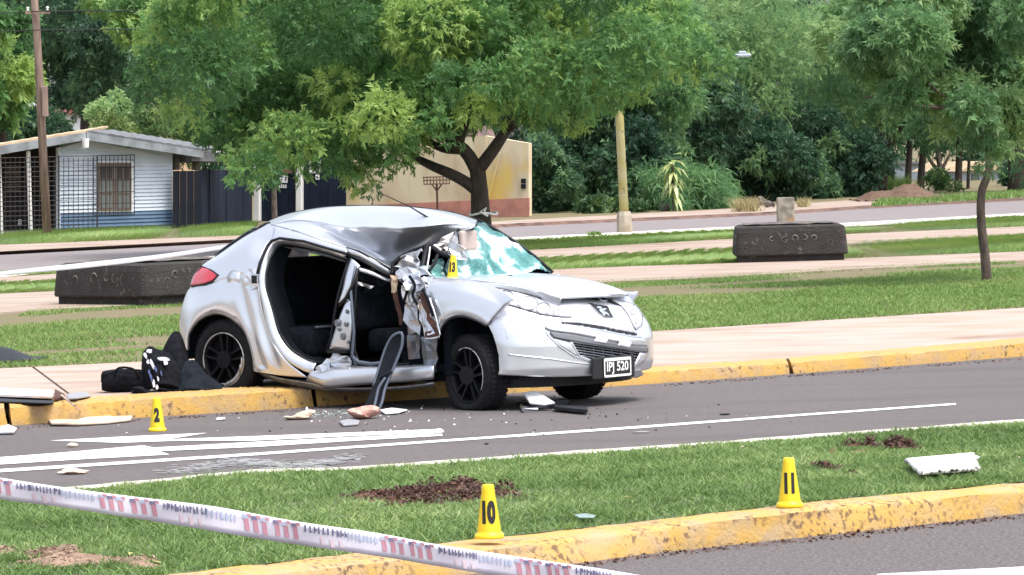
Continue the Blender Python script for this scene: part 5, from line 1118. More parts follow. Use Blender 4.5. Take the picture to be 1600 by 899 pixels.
# dark space behind the openings
b = MB(); vb = [np.array([.25+.36*max(0, cos(a))**1.2-.02, YC+(YC-.06)*np.sign(sin(a))*abs(sin(a))**(2/2.6), z]) for a in np.linspace(-1.45, 1.45, 30) for z in (.24, .66)]
b.add(vb, [(2*i, 2*i+2, 2*i+3, 2*i+1) for i in range(29)]); b.build('radiator_space', X['interior'], car, False, False)
def nline(L, n, off): 
    P = []; 
    for (u0, v0), (u1, v1) in zip(L[:-1], L[1:]):
        for k in range(n): P.append((u0+(u1-u0)*k/n, v0+(v1-v0)*k/n))
    P.append(L[-1]); return NR(P, off)
grl = ctube('grille_frame', nline(GRILLE+[GRILLE[0]], 4, .004), .010, SIL)
for k in range(5):
    t = (k+.5)/5; a = (893+t*16, 536+t*22); c = (1000-t*8, 551+t*21.5); ctube('grille_bar', nline([a, ((a[0]+c[0])/2, (a[1]+c[1])/2), c], 6, -.012), .0055, X['lamp_grey'], grl)
for k in range(6):
    u = 912+k*14.5; ctube('grille_upright', nline([(u, 537+(u-893)*.125), (u+3, 562+(u-905)*.14)], 3, -.016), .0035, X['lamp_grey'], grl)
V, Fc = fillpoly(SLOT, .003, 3); cpart('slot_shade', (V, Fc), X['black_plastic'], th=.002)
ctube('slot_lip', nline([(880, 507.5), (900, 510), (940, 516.5), (985, 525.5), (1001, 527)], 5, .006), .007, SIL)
ctube('slot_shadow_lip', nline([(879, 503), (905, 504), (940, 509.5), (994, 520.5)], 5, .004), .005, SIL)
# silver crossbar and the dark rubbing strip with two stickers
V, Fc = fillpoly([(851, 503), (870, 502), (880, 508), (900, 511), (940, 518), (985, 527), (1011, 532), (1012, 541), (990, 540), (940, 530), (895, 521), (862, 517), (851, 512)], .020); cpart('bumper_bar', (V, Fc), SIL, th=.012)
V, Fc = fillpoly([(859, 519), (895, 523), (940, 532), (990, 541.5), (1012, 543), (1012, 551), (1000, 550), (945, 542), (891, 533), (866, 528)], .016); cpart('rubbing_strip', (V, Fc), X['strip_grey'], th=.012)
for L in ([(930, 526.5), (950.5, 530), (949, 537), (928.5, 533)], [(968, 531), (987.5, 535), (985, 544), (965.5, 540)]):
    V, Fc = fillpoly(L, .030, 3); s = cpart('sticker', (V, Fc), X['sticker'], th=.002)
    for k in range(3): 
        u0 = L[3][0]+5+k*3.2; V, Fc = fillpoly([(u0, L[3][1]-1), (u0+1.6, L[3][1]-.6), (u0+2, L[3][1]-3.6), (u0+.4, L[3][1]-4)], .033, .5); cpart('print', (V, Fc), X['tape_pale'], s, th=.001)
ctube('bumper_crease', nline([(849, 503), (848, 509), (852, 519), (862, 530), (876, 543), (897, 557), (929, 567)], 4, .004), .008, SIL)
V, Fc = fillpoly([(864, 529), (880, 531), (891, 534), (904, 556), (897, 556), (880, 545)], .004); cpart('grille_cheek', (V, Fc), SIL, th=.01)
V, Fc = fillpoly([(1001, 550), (1012, 552), (1011, 560), (1004, 567), (994, 573), (996, 562)], .006); cpart('grille_cheek', (V, Fc), SIL, th=.01)
ctube('bumper_crease', nline([(794, 554), (815, 556.5), (860, 561), (900, 567), (929, 570)], 5, .002), .007, SIL)
ctube('panel_seam', nline([(789, 477), (776, 491), (762, 508)], 4, .003), .0035, X['lamp_grey'])
ctube('panel_seam', nline([(762, 509), (775, 495), (784, 500), (789, 512), (793, 530)], 4, .002), .003, X['silver_dull'])
V, Fc = fillpoly([(984, 578), (1004, 576), (1005, 585), (996, 590), (984, 590)], .01); cpart('front_splitter', (V, Fc), X['silver_dull'], th=.012)
b = MB(); vb = [np.array([.16+.45*max(0, cos(a))**1.2-.05, YC+(YC-.12)*np.sign(sin(a))*abs(sin(a))**(2/2.6), z]) for a in np.linspace(-1.5, 1.5, 30) for z in (.16, .27)]
b.add(vb+[np.array([-.35, .2, .17]), np.array([-.35, CW-.2, .17])], [(2*i, 2*i+2, 2*i+3, 2*i+1) for i in range(29)]+[tuple([2*i for i in range(30)]+[61, 60])]); b.build('undertray', X['black_plastic'], car, False, False)
# number plate on its black holder, set on the bumper's middle
pc = N(962, 573.5, .03); pn = np.array([1, -.04, 0.]); pt = np.array([.04, 1., 0]); pt /= np.linalg.norm(pt); pn /= np.linalg.norm(pn); up3 = np.array([.0, .0, 1.])
pc = pc+pt*.0
pb = MB(); pb.frame_box(pc-pt*.03, pn*.012, pt*.25, up3*.082); hold = pb.build('plate_holder', X['plate_black'], car, False, False); bevel(hold, .012)
pb = MB(); pb.frame_box(pc+pn*.014, pn*.003, pt*.165, up3*.072); npl = pb.build('number_plate', X['plate_black'], car, False, False)
for z, h in ((.058, .011), (-.062, .008)):
    q = MB(); q.frame_box(pc+pn*.0185+up3*z, pn*.0015, pt*.150, up3*h); q.build('plate_band', X['white_paint'], npl, False, False)
for s in (-1, 1):
    q = MB(); q.frame_box(pc+pn*.0185+pt*s*.155, pn*.0015, pt*.006, up3*.066); q.build('plate_band', X['white_paint'], npl, False, False)
tv, tf = text_mesh('IPJ 520', .095, .0022, .80)
wid = max(abs(a) for a, _ in tv); k_ = .128/wid
mesh('lettering', [pc+pn*.0195+pt*(a*k_)+up3*(c*1.0-.004) for a, c in tv], tf, X['white_paint'], npl, False, False)
# badge: black shield with a rearing lion
V, Fc = fillpoly([(918, 473.5), (949, 478.5), (958, 496), (945, 495.5), (935, 489.5)], .010, 2); bd = cpart('badge', (V, Fc), X['plate_black'], th=.008)
LION = [(932, 479), (937, 478.6), (940, 480.5), (939, 483), (944, 481.5), (948, 483), (944.5, 484.5), (942, 486.5), (946, 487), (949.5, 489.5), (952, 493.5), (949, 493), (947, 490.5), (944.5, 491), (945.5, 493.5), (942, 493.2), (940.5, 489.5), (937.5, 487.5), (935.5, 484.5), (937, 482), (933, 481.5)]
P = NR(LION, .022); b = MB(); b.slab(P, (1, 0, 0), .004); b.build('lion_emblem', X['lamp_chrome'], bd, False, False)
ctube('badge_rim', nline([(918, 473.5), (949, 478.5), (958, 496), (945, 495.5), (935, 489.5), (918, 473.5)], 3, .012), .004, X['silver_dull'], bd)
ctube('badge_panel_crease', nline([(948, 475), (957, 487), (962, 497), (957, 501), (946, 500)], 3, .001), .005, SIL)
# headlights
HLN = [(749, 453), (757, 450), (776, 451), (808, 457), (838, 465.6), (866, 479), (893.5, 495.5), (873, 494.5), (847, 491), (813, 481), (789, 474.5), (762, 464.5)]
def headlight(L, lamps, off=.012):
    V, Fc = fillpoly(L, off, 3); o = cpart('headlight', (V, Fc), X['lens'], th=.006)
    V, Fc = fillpoly(L, off-.020, 3); cpart('reflector', (V, Fc), X['lamp_silver'], o, th=.002)
    ctube('lens_rim', nline(L+[L[0]], 3, off+.003), .0034, X['lens_line'], o)
    for u, v, q in lamps:
        c = N(u, v, off+.004); t0 = N(u+4, v, off+.004)-c; t0 /= np.linalg.norm(t0); t1 = N(u, v-3, off+.004)-c; t1 /= np.linalg.norm(t1)
        ctube('lamp_ring', [c+q*(cos(a)*t0+sin(a)*t1) for a in np.linspace(0, 2*pi, 18)], .0036, X['lens_line'], o)
        b = MB(); nn = np.cross(t0, t1); b.lathe([(q*.8, 0), (q*.5, .006), (0, .010)], 14, c, t0, t1, nn if nn@(cE-c) > 0 else -nn); b.build('lamp', X['lamp_bowl'], o, True, False)
    return o
mat('lens', (.66, .67, .68), .15, .0, (.50, .50, .52), 14, .5, .62, coat=1.0)
mat('lamp_silver', (.55, .56, .6), .3, .6)
h1 = headlight(HLN, [(790, 462.5, .055), (825, 474, .075), (849, 482, .055), (870, 489, .03)])
ctube('lamp_divider', nline([(835, 470), (843, 478), (848, 489)], 3, .016), .003, X['lens_line'], h1); ctube('lamp_divider', nline([(856, 477), (862, 484), (866, 492)], 3, .016), .003, X['lens_line'], h1)
HLF = [(954, 468), (966, 469), (982, 472.5), (992, 476), (1000, 484), (1004.5, 494), (1003, 509), (994, 516), (990, 509), (983, 493), (971, 478)]
h2 = headlight(HLF, [(989, 488, .05), (996, 502, .045)])
# black sheet painted as the shade in the gap under the sprung bonnet
V, Fc = fillpoly([(890, 466.5), (912, 464.3), (935, 464), (952, 468), (970, 478), (960, 475.5), (945, 470.5), (918, 468)], .014); cpart('bonnet_gap_shade', (V, Fc), X['black_plastic'], th=.004)
ctube('bonnet_latch', NR([(934, 466), (942, 471), (948, 470)], .03), .008, X['silver_dull'])
# ---- windscreen, shattered, and the crushed pillar
W1 = [(706, 372, .58), (716, 362, .75), (728, 354.5, .98), (745, 346.5, 1.40), (750, 347, 1.46)]
W2 = [(704, 396, .46), (728, 385, .74), (752, 376, 1.02), (778, 366, 1.40), (784, 368, 1.47)]
W3 = [(696, 417, .40), (738, 412, .78), (778, 404, 1.10), (812, 389, 1.44), (818, 391, 1.49)]
W4 = [(690, 433, .36), (742, 432.5, .80), (800, 430.5, 1.18), (848, 421, 1.50), (862, 428, 1.55)]
V, Fc = loft([TR(W1), TR(W2), TR(W3), TR(W4)], 40, 40, True); r = np.random.default_rng(8)
V = [p+np.array([0, 0, .008*sin(p[0]*40+p[1]*23)+.004*r.normal()]) for p in V]
# hole torn in the upper near corner
hole = [(716, 366), (728, 358), (742, 360), (744, 372), (738, 386), (722, 392), (708, 388)]
PX = [topix(p) for p in V]; F2 = []
for f in Fc:
    u = sum(PX[k][0] for k in f)/4; v = sum(PX[k][1] for k in f)/4
    if not inpoly(u, v, hole): F2.append(f)
ws = cpart('windscreen', (V, F2), X['cracked_glass'], th=.005)
ed = []
for j in range(40):
    for i in range(40):
        e = max(0, (i/39-.80)/.20)*.26+max(0, (.24-j/39)/.24)*.26+max(0, (.25-i/39)/.25)*.16*(1 if 10 < j < 34 else 0)-.02-.10*max(0, j/39-.6); ed.append(e)
at = ws.data.attributes.new('edge', 'FLOAT', 'POINT'); at.data.foreach_set('value', np.array(ed, np.float32))
ctube('screen_frame', TR([(706, 371, .56), (716, 361, .73), (728, 353.5, .96), (745, 345.5, 1.40)]), .010, X['black_plastic'])
ctube('far_pillar', [p+np.array([.0, .02, 0.0]) for p in TR([(744, 344.5, 1.42), (772, 359, 1.46), (804, 379, 1.50), (836, 403, 1.54), (861, 426, 1.57)])], .013, X['black_plastic'])
b = MB(); c_ = T(731, 376, .66); b.frame_box(c_, (.02, 0, .0), (0, .10, .0), (.0, 0, .075)); bevel(b.build('sun_visor', X['visor_beige'], car, False, False), .03, 3)
# crushed pillar and door hinge zone
def loop(L, r, m='black_plastic', name='trim_and_accent'): return ctube(name, cr(TR(L), 26), r, X[m])
loop([(614, 430, .25), (613, 417, .26), (618, 408, .28), (630, 399, .32), (650, 390, .36), (670, 383, .36)], .014)
loop([(668, 382, .34), (664, 398, .30), (660, 418, .24), (658, 424, .22)], .020); loop([(669, 382, .36), (680, 389, .34), (690, 396, .33), (706, 401, .34)], .018)
loop([(672, 386, .33), (670, 402, .29), (667, 420, .23)], .008, 'rim_scuffed'); loop([(684, 398, .30), (678, 412, .26), (670, 424, .22)], .012)
loop([(678, 384, .42), (698, 370, .50), (720, 357, .62), (744, 352, .80)], .012); loop([(622, 404, .30), (640, 397, .32), (660, 392, .33)], .010, 'silver_dull')
crumple('crushed_pillar', [(672, 384, .40), (706, 364, .52), (716, 384, .44), (690, 400, .34)], 3, 3, .020, X['bare_metal'], 21)
crumple('crushed_pillar', [(690, 376, .42), (712, 362, .50), (722, 394, .40), (712, 402, .36)], 3, 3, .018, X['silver_dull'], 22)
crumple('crushed_pillar', [(700, 392, .38), (724, 390, .44), (730, 408, .42), (704, 398, .34)], 4, 3, .012, SIL, 23)
crumple('torn_panel', [(617, 412, .27), (660, 392, .32), (659, 420, .26), (620, 426, .24)], 4, 3, .018, X['silver_dull'], 24)
crumple('torn_panel', [(618, 424, .24), (664, 416, .20), (668, 432, .16), (622, 434, .20)], 5, 2, .014, SIL, 25)
crumple('screen_shards', [(666, 418, .26), (688, 402, .34), (700, 432, .30), (672, 434, .22)], 4, 4, .018, X['cracked_glass'], 26)
crumple('hinge_metal', [(623, 429, .17), (660, 424, .10), (664, 456, .06), (630, 458, .10)], 4, 4, .022, SIL, 27)
crumple('hinge_metal', [(630, 446, .08), (662, 440, .05), (659, 478, .02), (632, 478, .05)], 4, 4, .020, X['bare_metal'], 28)
crumple('hinge_metal', [(640, 436, .07), (668, 438, .07), (668, 466, .03), (646, 462, .03)], 3, 4, .022, SIL, 29)
crumple('hinge_plate', [(630, 476, .06), (652, 474, .03), (658, 522, .02), (637, 524, .06)], 3, 4, .010, X['silver_dull'], 30)
crumple('hinge_plate', [(650, 470, .02), (670, 466, .01), (687, 520, -.02), (664, 528, .0)], 2, 4, .012, SIL, 31)
crumple('torn_edge', [(655, 458, .0), (662, 456, .0), (686, 522, -.035), (676, 522, -.035)], 2, 6, .007, X['rust_brown'], 32)
crumple('torn_edge', [(664, 520, -.02), (683, 516, -.03), (687, 525, -.035), (664, 530, -.02)], 3, 1, .006, X['rust_brown'], 33)
loop([(640, 432, .05), (648, 446, .02), (645, 462, .01), (652, 476, -.01)], .012, 'interior'); loop([(660, 452, .0), (668, 468, -.01), (676, 494, -.03)], .010, 'interior'); loop([(628, 436, .12), (636, 450, .06), (632, 470, .04)], .010, 'interior')  # near-black loops added as dark accents, painted shade between the folded sheets
loop([(664, 529, -.03), (675, 529, -.04), (687, 526, -.04)], .007, 'silver', 'torn_lip'); loop([(671, 466, -.01), (680, 492, -.03), (688, 524, -.04)], .007, 'silver', 'torn_lip'); loop([(652, 474, 0), (660, 500, -.02), (664, 526, -.03)], .006, 'bare_metal', 'torn_lip')
crumple('door_foam', [(611, 432, .2), (621, 430, .18), (620, 458, .16), (613, 458, .18)], 2, 4, .006, X['foam_beige'], 34)
crumple('door_foam', [(613, 456, .17), (621, 456, .15), (630, 506, .14), (625, 508, .15)], 2, 6, .004, X['rust_brown'], 35)
crumple('hinge_plate', [(637, 524, .07), (656, 522, .05), (656, 560, .06), (638, 562, .08)], 3, 4, .004, X['lamp_grey'], 36)
crumple('arch_liner_flap', [(657, 526, .06), (684, 526, .05), (682, 582, .05), (664, 586, .06)], 3, 5, .007, X['lamp_grey'], 37)
crumple('wing_remnant', [(654, 436, .12), (672, 434, .12), (674, 470, .05), (656, 468, .06)], 3, 3, .014, SIL, 38)
b = MB(); b.slab([T(622, 440, .3), T(660, 440, .3), T(686, 590, .28), T(630, 590, .3)], (0, 1, 0), .03); b.build('inner_wing', X['interior'], car, False, False)
# aerial on the roof
ctube('aerial', [T(698, 359, .62), T(690, 353, .62), T(640, 323, .66), T(590, 300, .68)], [.012, .010, .0045, .003], X['black_plastic'])
# ================================================================ EVIDENCE CONES, TAPE, DEBRIS
def cone(p, num, lab, rz=0., sc=1., tilt=(0, 0)):
    t = thing('evidence_cone', lab, 'cone', p, rz, 'yellow numbered evidence cones'); t.rotation_euler = (tilt[0], tilt[1], rz); t.scale = (sc,)*3
    b = MB(); b.lathe([(.0, .0), (.064, .0), (.066, .006), (.064, .018), (.058, .024), (.054, .026), (.0535, .034)], 28); o = b.build('base', X['cone_yellow'], t, True, False)
    b = MB(); b.lathe([(.053, .026), (.0515, .045), (.0285, .215), (.0275, .232), (.024, .238), (.014, .239), (.013, .225), (0, .222)], 28); o = b.build('body', X['cone_yellow'], t, True, False); o.modifiers.new('e', 'EDGE_SPLIT').split_angle = radians(50)
    V, Fc = text_mesh(num, .125, .009, .62, .012); W = []
    for x, y in V:
        z = .118+y*.98; r_ = .0515+(.0285-.0515)*(z-.045)/.17+.0012; a = -pi/2+x/r_*.92; W.append((r_*cos(a), r_*sin(a), z))
    mesh('number', W, Fc, X['ink_black'], t, False, False); return t
p = G(764.5, 842, .135); p[2] = .137; cone(p, '10', 'yellow cone numbered 10 on the near kerb in front of dug red earth', .05, 1.03)
p = G(1234, 793, .135); p[2] = .137; cone(p, '11', 'yellow cone numbered 11 on the near kerb at right', -.03, 1.0)
cone(G(246, 674, 0), '2', 'yellow cone numbered 2 on the road before the yellow kerb', .05, .98)
q = CO+CFX*T(707, 437, .30)[0]+CLY*.30+np.array([0, 0, T(707, 437, .30)[2]]); cone(q, '13', 'yellow cone numbered 13 standing on the crashed car below its broken windscreen', -.1, .76, (-.08, .05))
# ---- barrier tape
def strip_mesh(U, L, n): 
    a, b = cr(U, n), cr(L, n); return a, b
TU = [(-120, 727), (0, 746.5), (150, 769), (319, 789.5), (469, 815.6), (600, 835), (702, 854), (878, 880), (995, 898), (1200, 932)]
TL = [(-120, 760), (0, 780), (150, 800.5), (319, 828), (469, 852), (600, 870.5), (702, 888), (878, 915), (995, 932), (1200, 968)]
tp = thing('barrier_tape', 'white police barrier tape with red and dark print crossing the foreground', 'barrier tape', DP(400, 830, 15.2))
a = [DP(u, v, 14.6+.0012*u) for u, v in TU]; b_ = [DP(u, v, 14.62+.0012*u) for u, v in TL]
n = 120; a, b_ = cr(a, n), cr(b_, n); V = []; k = 5
for i in range(n):
    for j in range(k):
        t = j/(k-1); p = a[i]*(1-t)+b_[i]*t; p = p+np.array([0, .006*sin(i*.35+t*2)+.004*sin(i*.9)*t, 0]); V.append(p)
FT = [(i*k+j, (i+1)*k+j, (i+1)*k+j+1, i*k+j+1) for i in range(n-1) for j in range(k-1)]
band = mesh('band', V, FT, X['tape_white'], tp, True); solid(band, .0012, 0)
def tpt(s, t, off=-.003):                                # point of the tape: s along (0..n-1), t across (0..1)
    i = min(int(s), n-2); f = s-i; p = (a[i]*(1-t)+b_[i]*t)*(1-f)+(a[i+1]*(1-t)+b_[i+1]*t)*f
    return p+np.array([0, off+.006*sin(s*.35+t*2)+.004*sin(s*.9)*t, 0])
def sat(u): return (u+120)/1320*(n-1)
r = random.Random(12)
RB, RP, RD, RL = MB(), MB(), MB(), MB()
def mark(M_, u, w, t0, t1, sk=1.): 
    s0, s1 = sat(u), sat(u+w); M_.add([tpt(s0, t0), tpt(s1, t0), tpt(s1+sat(sk)-sat(0), t1), tpt(s0+sat(sk)-sat(0), t1)], [(0, 1, 2, 3)])
for g in range(-1, 7):
    u0 = 138+g*215
    for k_, dx in enumerate((0, 14, 28, 48, 62, 77)):
        mark(RB, u0+dx, 7, .22, .72+.05*r.random(), 3); mark(RD if k_ % 2 else RL, u0+dx-3, 9, .10, .26); mark(RB, u0+dx+4, 7, .05, .18)
    mark(RP, u0+118, 5, .5, .85, 3); mark(RP, u0+132, 6, .52, .9, 3); mark(RP, u0+146, 5, .55, .85, 3)
    x = u0+95
    while x < u0+160:                                    # small dark lettering, too blurred to read
        w = 3+r.random()*3; mark(RD, x, w*.45, .10, .40, .5); mark(RD, x, w, .10+.25*r.random(), .22+.2*r.random(), .5); x += w+1.6
    x = u0+160
    while x < u0+205:
        w = 3+r.random()*3; mark(RL, x, w*.5, .14, .46, .5); mark(RL, x, w, .2+.2*r.random(), .34+.15*r.random(), .5); x += w+2
for M_, m in ((RB, 'tape_red'), (RP, 'tape_pink'), (RD, 'tape_blue'), (RL, 'tape_pale')): o = M_.build('print', X[m], tp); tag(o, kind='stuff')
# second tape strung behind the planter to the far side of the car
ta = [DP(-90, 441, 41), DP(0, 425, 40), DP(120, 412, 38.6), DP(240, 399, 37.4), DP(345, 384, 36.2), DP(405, 374, 35.5)]; tb = [p-np.array([0, w*.9, w]) for p, w in zip(ta, (.04, .036, .045, .038, .032, .03))]
V, Fc = loft([ta, [(x+y)/2+np.array([0, .008, 0]) for x, y in zip(ta, tb)], tb], 50, 4, True); o = mesh('barrier_tape', V, Fc, X['tape_clean'], None, True); solid(o, .0015); tag(o, 'thin white barrier tape drawn past the left planter to the rear of the car', 'barrier tape')
# ---- torn door seal strip hanging from the sill to the road
o1 = [(624, 520, -.04), (612, 527, -.05), (602, 546, -.07), (594, 570, -.10), (583, 604, -.16), (570, 632, -.22), (566, 641, -.24)]
o2 = [(629, 524, -.04), (628, 541, -.05), (622, 558, -.07), (614, 578, -.10), (602, 606, -.16), (597, 628, -.21), (590, 645, -.25)]
wl = lambda P: CO+CFX*P[0]+CLY*P[1]+np.array([0, 0, P[2]])
A1 = [wl(T(*p)) for p in o1]; A2 = [wl(T(*p)) for p in o2]
dt = thing('door_trim', 'long dark curved door trim strip hanging from the sill down to the road', 'car part', (A1[-1][0], A1[-1][1], 0))
mid = [(x+y)/2+.02*CLY for x, y in zip(A1, A2)]
V, Fc = loft([A1, mid, A2], 24, 8, True); o = mesh('panel', V, Fc, X['denim_trim'], dt, True); solid(o, .012)
b = MB(); b.tube(cr(A2[::-1]+[(A1[0]+A2[0])/2+np.array([0, 0, .012])]+A1[:5], 40), [.011]*40, 6); b.build('edge_bead', X['trim_edge'], dt, True)
b = MB(); b.tube(cr([wl(T(*p)) for p in ((602, 590, -.15), (592, 606, -.19), (588, 622, -.22), (584, 640, -.26))], 14), .011, 6); b.build('seam', X['trim_edge'], dt, True)
b = MB(); b.tube(cr([wl(T(*p)) for p in ((612, 580, -.12), (602, 586, -.15), (594, 592, -.15))], 8), .014, 6); b.build('fold', X['denim_trim'], dt, True)
# ---- helper for loose pieces lying about
def flat(name, lab, cat, px, z, th, m, seed=0, bump=.0, group=None, tilt=0.):
    P = [G(u, v, z) for u, v in px]; c = sum(P)/len(P); r = np.random.default_rng(seed)
    P = [p+np.array([0, 0, r.uniform(0, 1)*bump+tilt*i/len(P)]) for i, p in enumerate(P)]; b = MB(); b.slab(P, (0, 0, 1), th)
    o = b.build(name, X[m]); bevel(o, min(.006, th*.3), 1); return tag(o, lab, cat, group)
def lump(name, lab, cat, u, v, w, d, h, m, seed, z=0., rz=0., group=None, rough=.18, sub=3, parent=None):
    p = G(u, v, z); s = p[1]/F; r = np.random.default_rng(seed); bm = bmesh.new(); bmesh.ops.create_icosphere(bm, subdivisions=sub, radius=1); k = r.normal(0, 1, (7, 3))*2.4; ph = r.uniform(0, 6, 7)
    for q in bm.verts:
        n = np.array(q.co); e = 1+rough*sum(sin(k[i]@n+ph[i]) for i in range(7))/3; x, y, zz = n[0]*w*s/2*e, n[1]*d/2*e, (n[2]*.5+.46)*h*s*e
        q.co = (x*cos(rz)-y*sin(rz), x*sin(rz)+y*cos(rz), max(zz, 0.001))
    me = bpy.data.meshes.new(name); bm.to_mesh(me); bm.free(); me.materials.append(X[m]); me.polygons.foreach_set('use_smooth', [rough < .3]*len(me.polygons)); o = bpy.data.objects.new(name, me); COL.objects.link(o)
    if parent is None: o.location = p; return tag(o, lab, cat, group)
    me.transform(Matrix.Translation(Vector(p)-root_of(parent).location)); o.parent = parent; return o
# bags and clothes by the rear wheel, on the pavement
bg_ = thing('duffel_bag', 'black soft duffel bag lying on the pavement left of the rear wheel', 'bag', G(198, 614, .138))
b = MB(); p0 = G(200, 600, .25); s = p0[1]/F
prof = [(-.19, .05), (-.185, .075), (-.15, .088), (0, .092), (.14, .085), (.18, .07), (.19, .04)]
V = []; Fc = []; n = 20
c = G(201, 613, .138)
for i, (x, q) in enumerate([(-.20, .02), (-.195, .075), (-.17, .09), (-.06, .095), (.06, .09), (.16, .082), (.2, .06), (.205, .02)]):
    for k_ in range(n):
        an = 2*pi*k_/n; ex = .75; cx = abs(cos(an))**ex*np.sign(cos(an)); cz = abs(sin(an))**ex*np.sign(sin(an))
        V.append(c+np.array([x*(.97+.06*sin(k_*2.)), cx*q*1.2, max(.001, .088+cz*q*.93+.006*sin(x*40+k_))-.012*(x > 0)*(cz > 0)]))
Fc = [(i*n+k_, i*n+(k_+1) % n, (i+1)*n+(k_+1) % n, (i+1)*n+k_) for i in range(7) for k_ in range(n)]+[tuple(range(n)), tuple(7*n+k_ for k_ in range(n-1, -1, -1))]
mesh('body', V, Fc, X['cloth_black'], bg_, True)
b = MB(); b.tube(cr([c+np.array(q) for q in ((-.17, -.10, .14), (-.05, -.08, .172), (.08, -.08, .170), (.18, -.07, .15))], 16), .006, 5); b.build('zip', X['cloth_slate'], bg_, True)
b = MB(); b.tube(cr([c+np.array(q) for q in ((-.10, -.1, .12), (-.06, -.13, .19), (.05, -.13, .18), (.09, -.1, .11))], 16), .009, 5); b.build('handle', X['cloth_black'], bg_, True)
def drape(name, lab, cat, rows, m, seed, amp, z=.138, parent=None, th=.012, dy=0.):
    r = np.random.default_rng(seed)
    R_ = [[DP(u, v, y) for u, v, y in row] for row in rows]; V, Fc = loft(R_, 26, 26, True); k = r.normal(0, 1, (9, 3))*np.array([8]*4+[19]*5)[:, None]; ph = r.uniform(0, 6, 9); W = []
    for q in V: e = sum(abs(sin(k[i]@q+ph[i]))*(1.2 if i < 4 else .7) for i in range(9))*amp*.9-amp*3; W.append(q+np.array([e*.4, -abs(e), e*.5]))
    W = [np.array([q[0], q[1], max(q[2], z+.004)]) for q in W]
    if parent is not None: o = mesh(name, W, Fc, m, parent, True)
    else: o = mesh(name, W, Fc, m, None, True); tag(o, lab, cat)
    solid(o, th, 0); return o
d0 = G(262, 612, .138)[1]
drape('dark_cloth', 'black cloth peak standing propped against the rear of the car', 'cloth', [[(243, 590, d0+.25), (255, 548, d0+.3), (268, 523, d0+.32), (278, 520, d0+.33), (284, 530, d0+.34), (292, 556, d0+.36), (296, 580, d0+.3)], [(246, 604, d0+.12), (258, 570, d0+.16), (270, 545, d0+.2), (279, 545, d0+.2), (286, 560, d0+.2), (293, 580, d0+.18), (298, 600, d0+.1)], [(248, 616, d0), (258, 600, d0+.02), (270, 592, d0+.03), (280, 592, d0+.03), (288, 600, d0+.02), (296, 610, d0), (300, 616, d0)]], X['cloth_black'], 3, .010)
jk = thing('patterned_jacket', 'black jacket with white and blue print heaped beside the duffel bag', 'jacket', G(245, 614, .138))
drape('cloth', None, None, [[(222, 580, d0+.1), (223, 555, d0+.14), (232, 544, d0+.16), (243, 547, d0+.15), (256, 553, d0+.14), (270, 562, d0+.14), (280, 578, d0+.12)], [(223, 592, d0+.03), (226, 575, d0+.0), (235, 565, d0-.02), (247, 566, d0-.03), (260, 574, d0-.02), (272, 584, d0), (283, 594, d0+.02)], [(228, 612, d0-.02), (236, 606, d0-.10), (243, 604, d0-.12), (252, 603, d0-.12), (264, 605, d0-.1), (275, 608, d0-.06), (287, 614, d0-.02)]], X['cloth_black'], 5, .012, parent=jk)
r = random.Random(3)
def dab(u, v, w, h, m, off, rz=0.):
    q = DP(u, v, d0-off); s = d0/F; pts = []
    for k_ in range(9): an = 2*pi*k_/9; rr = 1+.3*r.uniform(-1, 1); x, z_ = w*s*cos(an)*rr, h*s*sin(an)*rr; pts.append(q+np.array([x*cos(rz)-z_*sin(rz), -.0, x*sin(rz)+z_*cos(rz)]))
    b = MB(); b.slab(pts, (0, 1, 0), .02); return b.build('print_patch', X[m], jk)
for u, v, w, h, m, off, rz in ((227, 556, 2.6, 5, 'print_white', .05, .3), (233, 549, 4.5, 3, 'print_white', .02, 0), (231, 566, 2, 4, 'print_white', .09, .2), (238, 570, 2, 8, 'print_white', .12, .35), (243, 577, 1.5, 6, 'print_blue', .13, .3), (256, 561, 9, 2.6, 'print_white', .08, -.1), (259, 567, 3, 4, 'print_white', .10, 0),
                               (236, 590, 1.6, 7, 'print_blue', .16, .2), (240, 600, 2.2, 6, 'print_white', .19, .1), (245, 606, 2, 4, 'print_white', .19, 0), (247, 592, 1.2, 4, 'print_white', .17, .2), (233, 582, 1.4, 4, 'print_blue', .13, .2), (252, 584, 1.2, 4, 'print_blue', .15, .2)): dab(u, v, w, h, m, off, rz)
drape('dark_cloth', 'dark slate cloth bundle pushed against the rear tyre', 'cloth', [[(272, 590, d0+.08), (283, 572, d0+.12), (298, 566, d0+.14), (308, 572, d0+.12), (322, 588, d0+.06), (345, 604, d0-.02)], [(274, 602, d0), (286, 588, d0-.02), (300, 584, d0-.03), (314, 592, d0-.04), (328, 602, d0-.06), (345, 608, d0-.06)], [(276, 614, d0-.06), (290, 612, d0-.13), (304, 611, d0-.14), (318, 611, d0-.13), (332, 611, d0-.11), (346, 611, d0-.08)]], X['cloth_slate'], 9, .012)
for k_, (u, v, w_, d_, h_, m_) in enumerate([(258, 609, 40, .22, 16, 'cloth_black'), (292, 607, 36, .2, 20, 'cloth_slate'), (326, 607, 34, .16, 12, 'cloth_black'), (218, 612, 26, .14, 12, 'cloth_black')]):
    lump('dark_cloth', ['black crumpled cloth at the foot of the patterned jacket', 'slate crumpled cloth between the jacket and the rear tyre', 'black crumpled cloth touching the rear tyre', 'black crumpled cloth between duffel bag and jacket'][k_], 'cloth', u, v+3, w_, d_, h_, m_, 40+k_, .14, .2*k_, 'dark clothes by the rear wheel', .42, 4)
o = lump('white_label', 'small white printed label sticking out of the dark cloth', 'label', 297, 580, 9, .03, 12, 'print_white', 4, .24, sub=1)
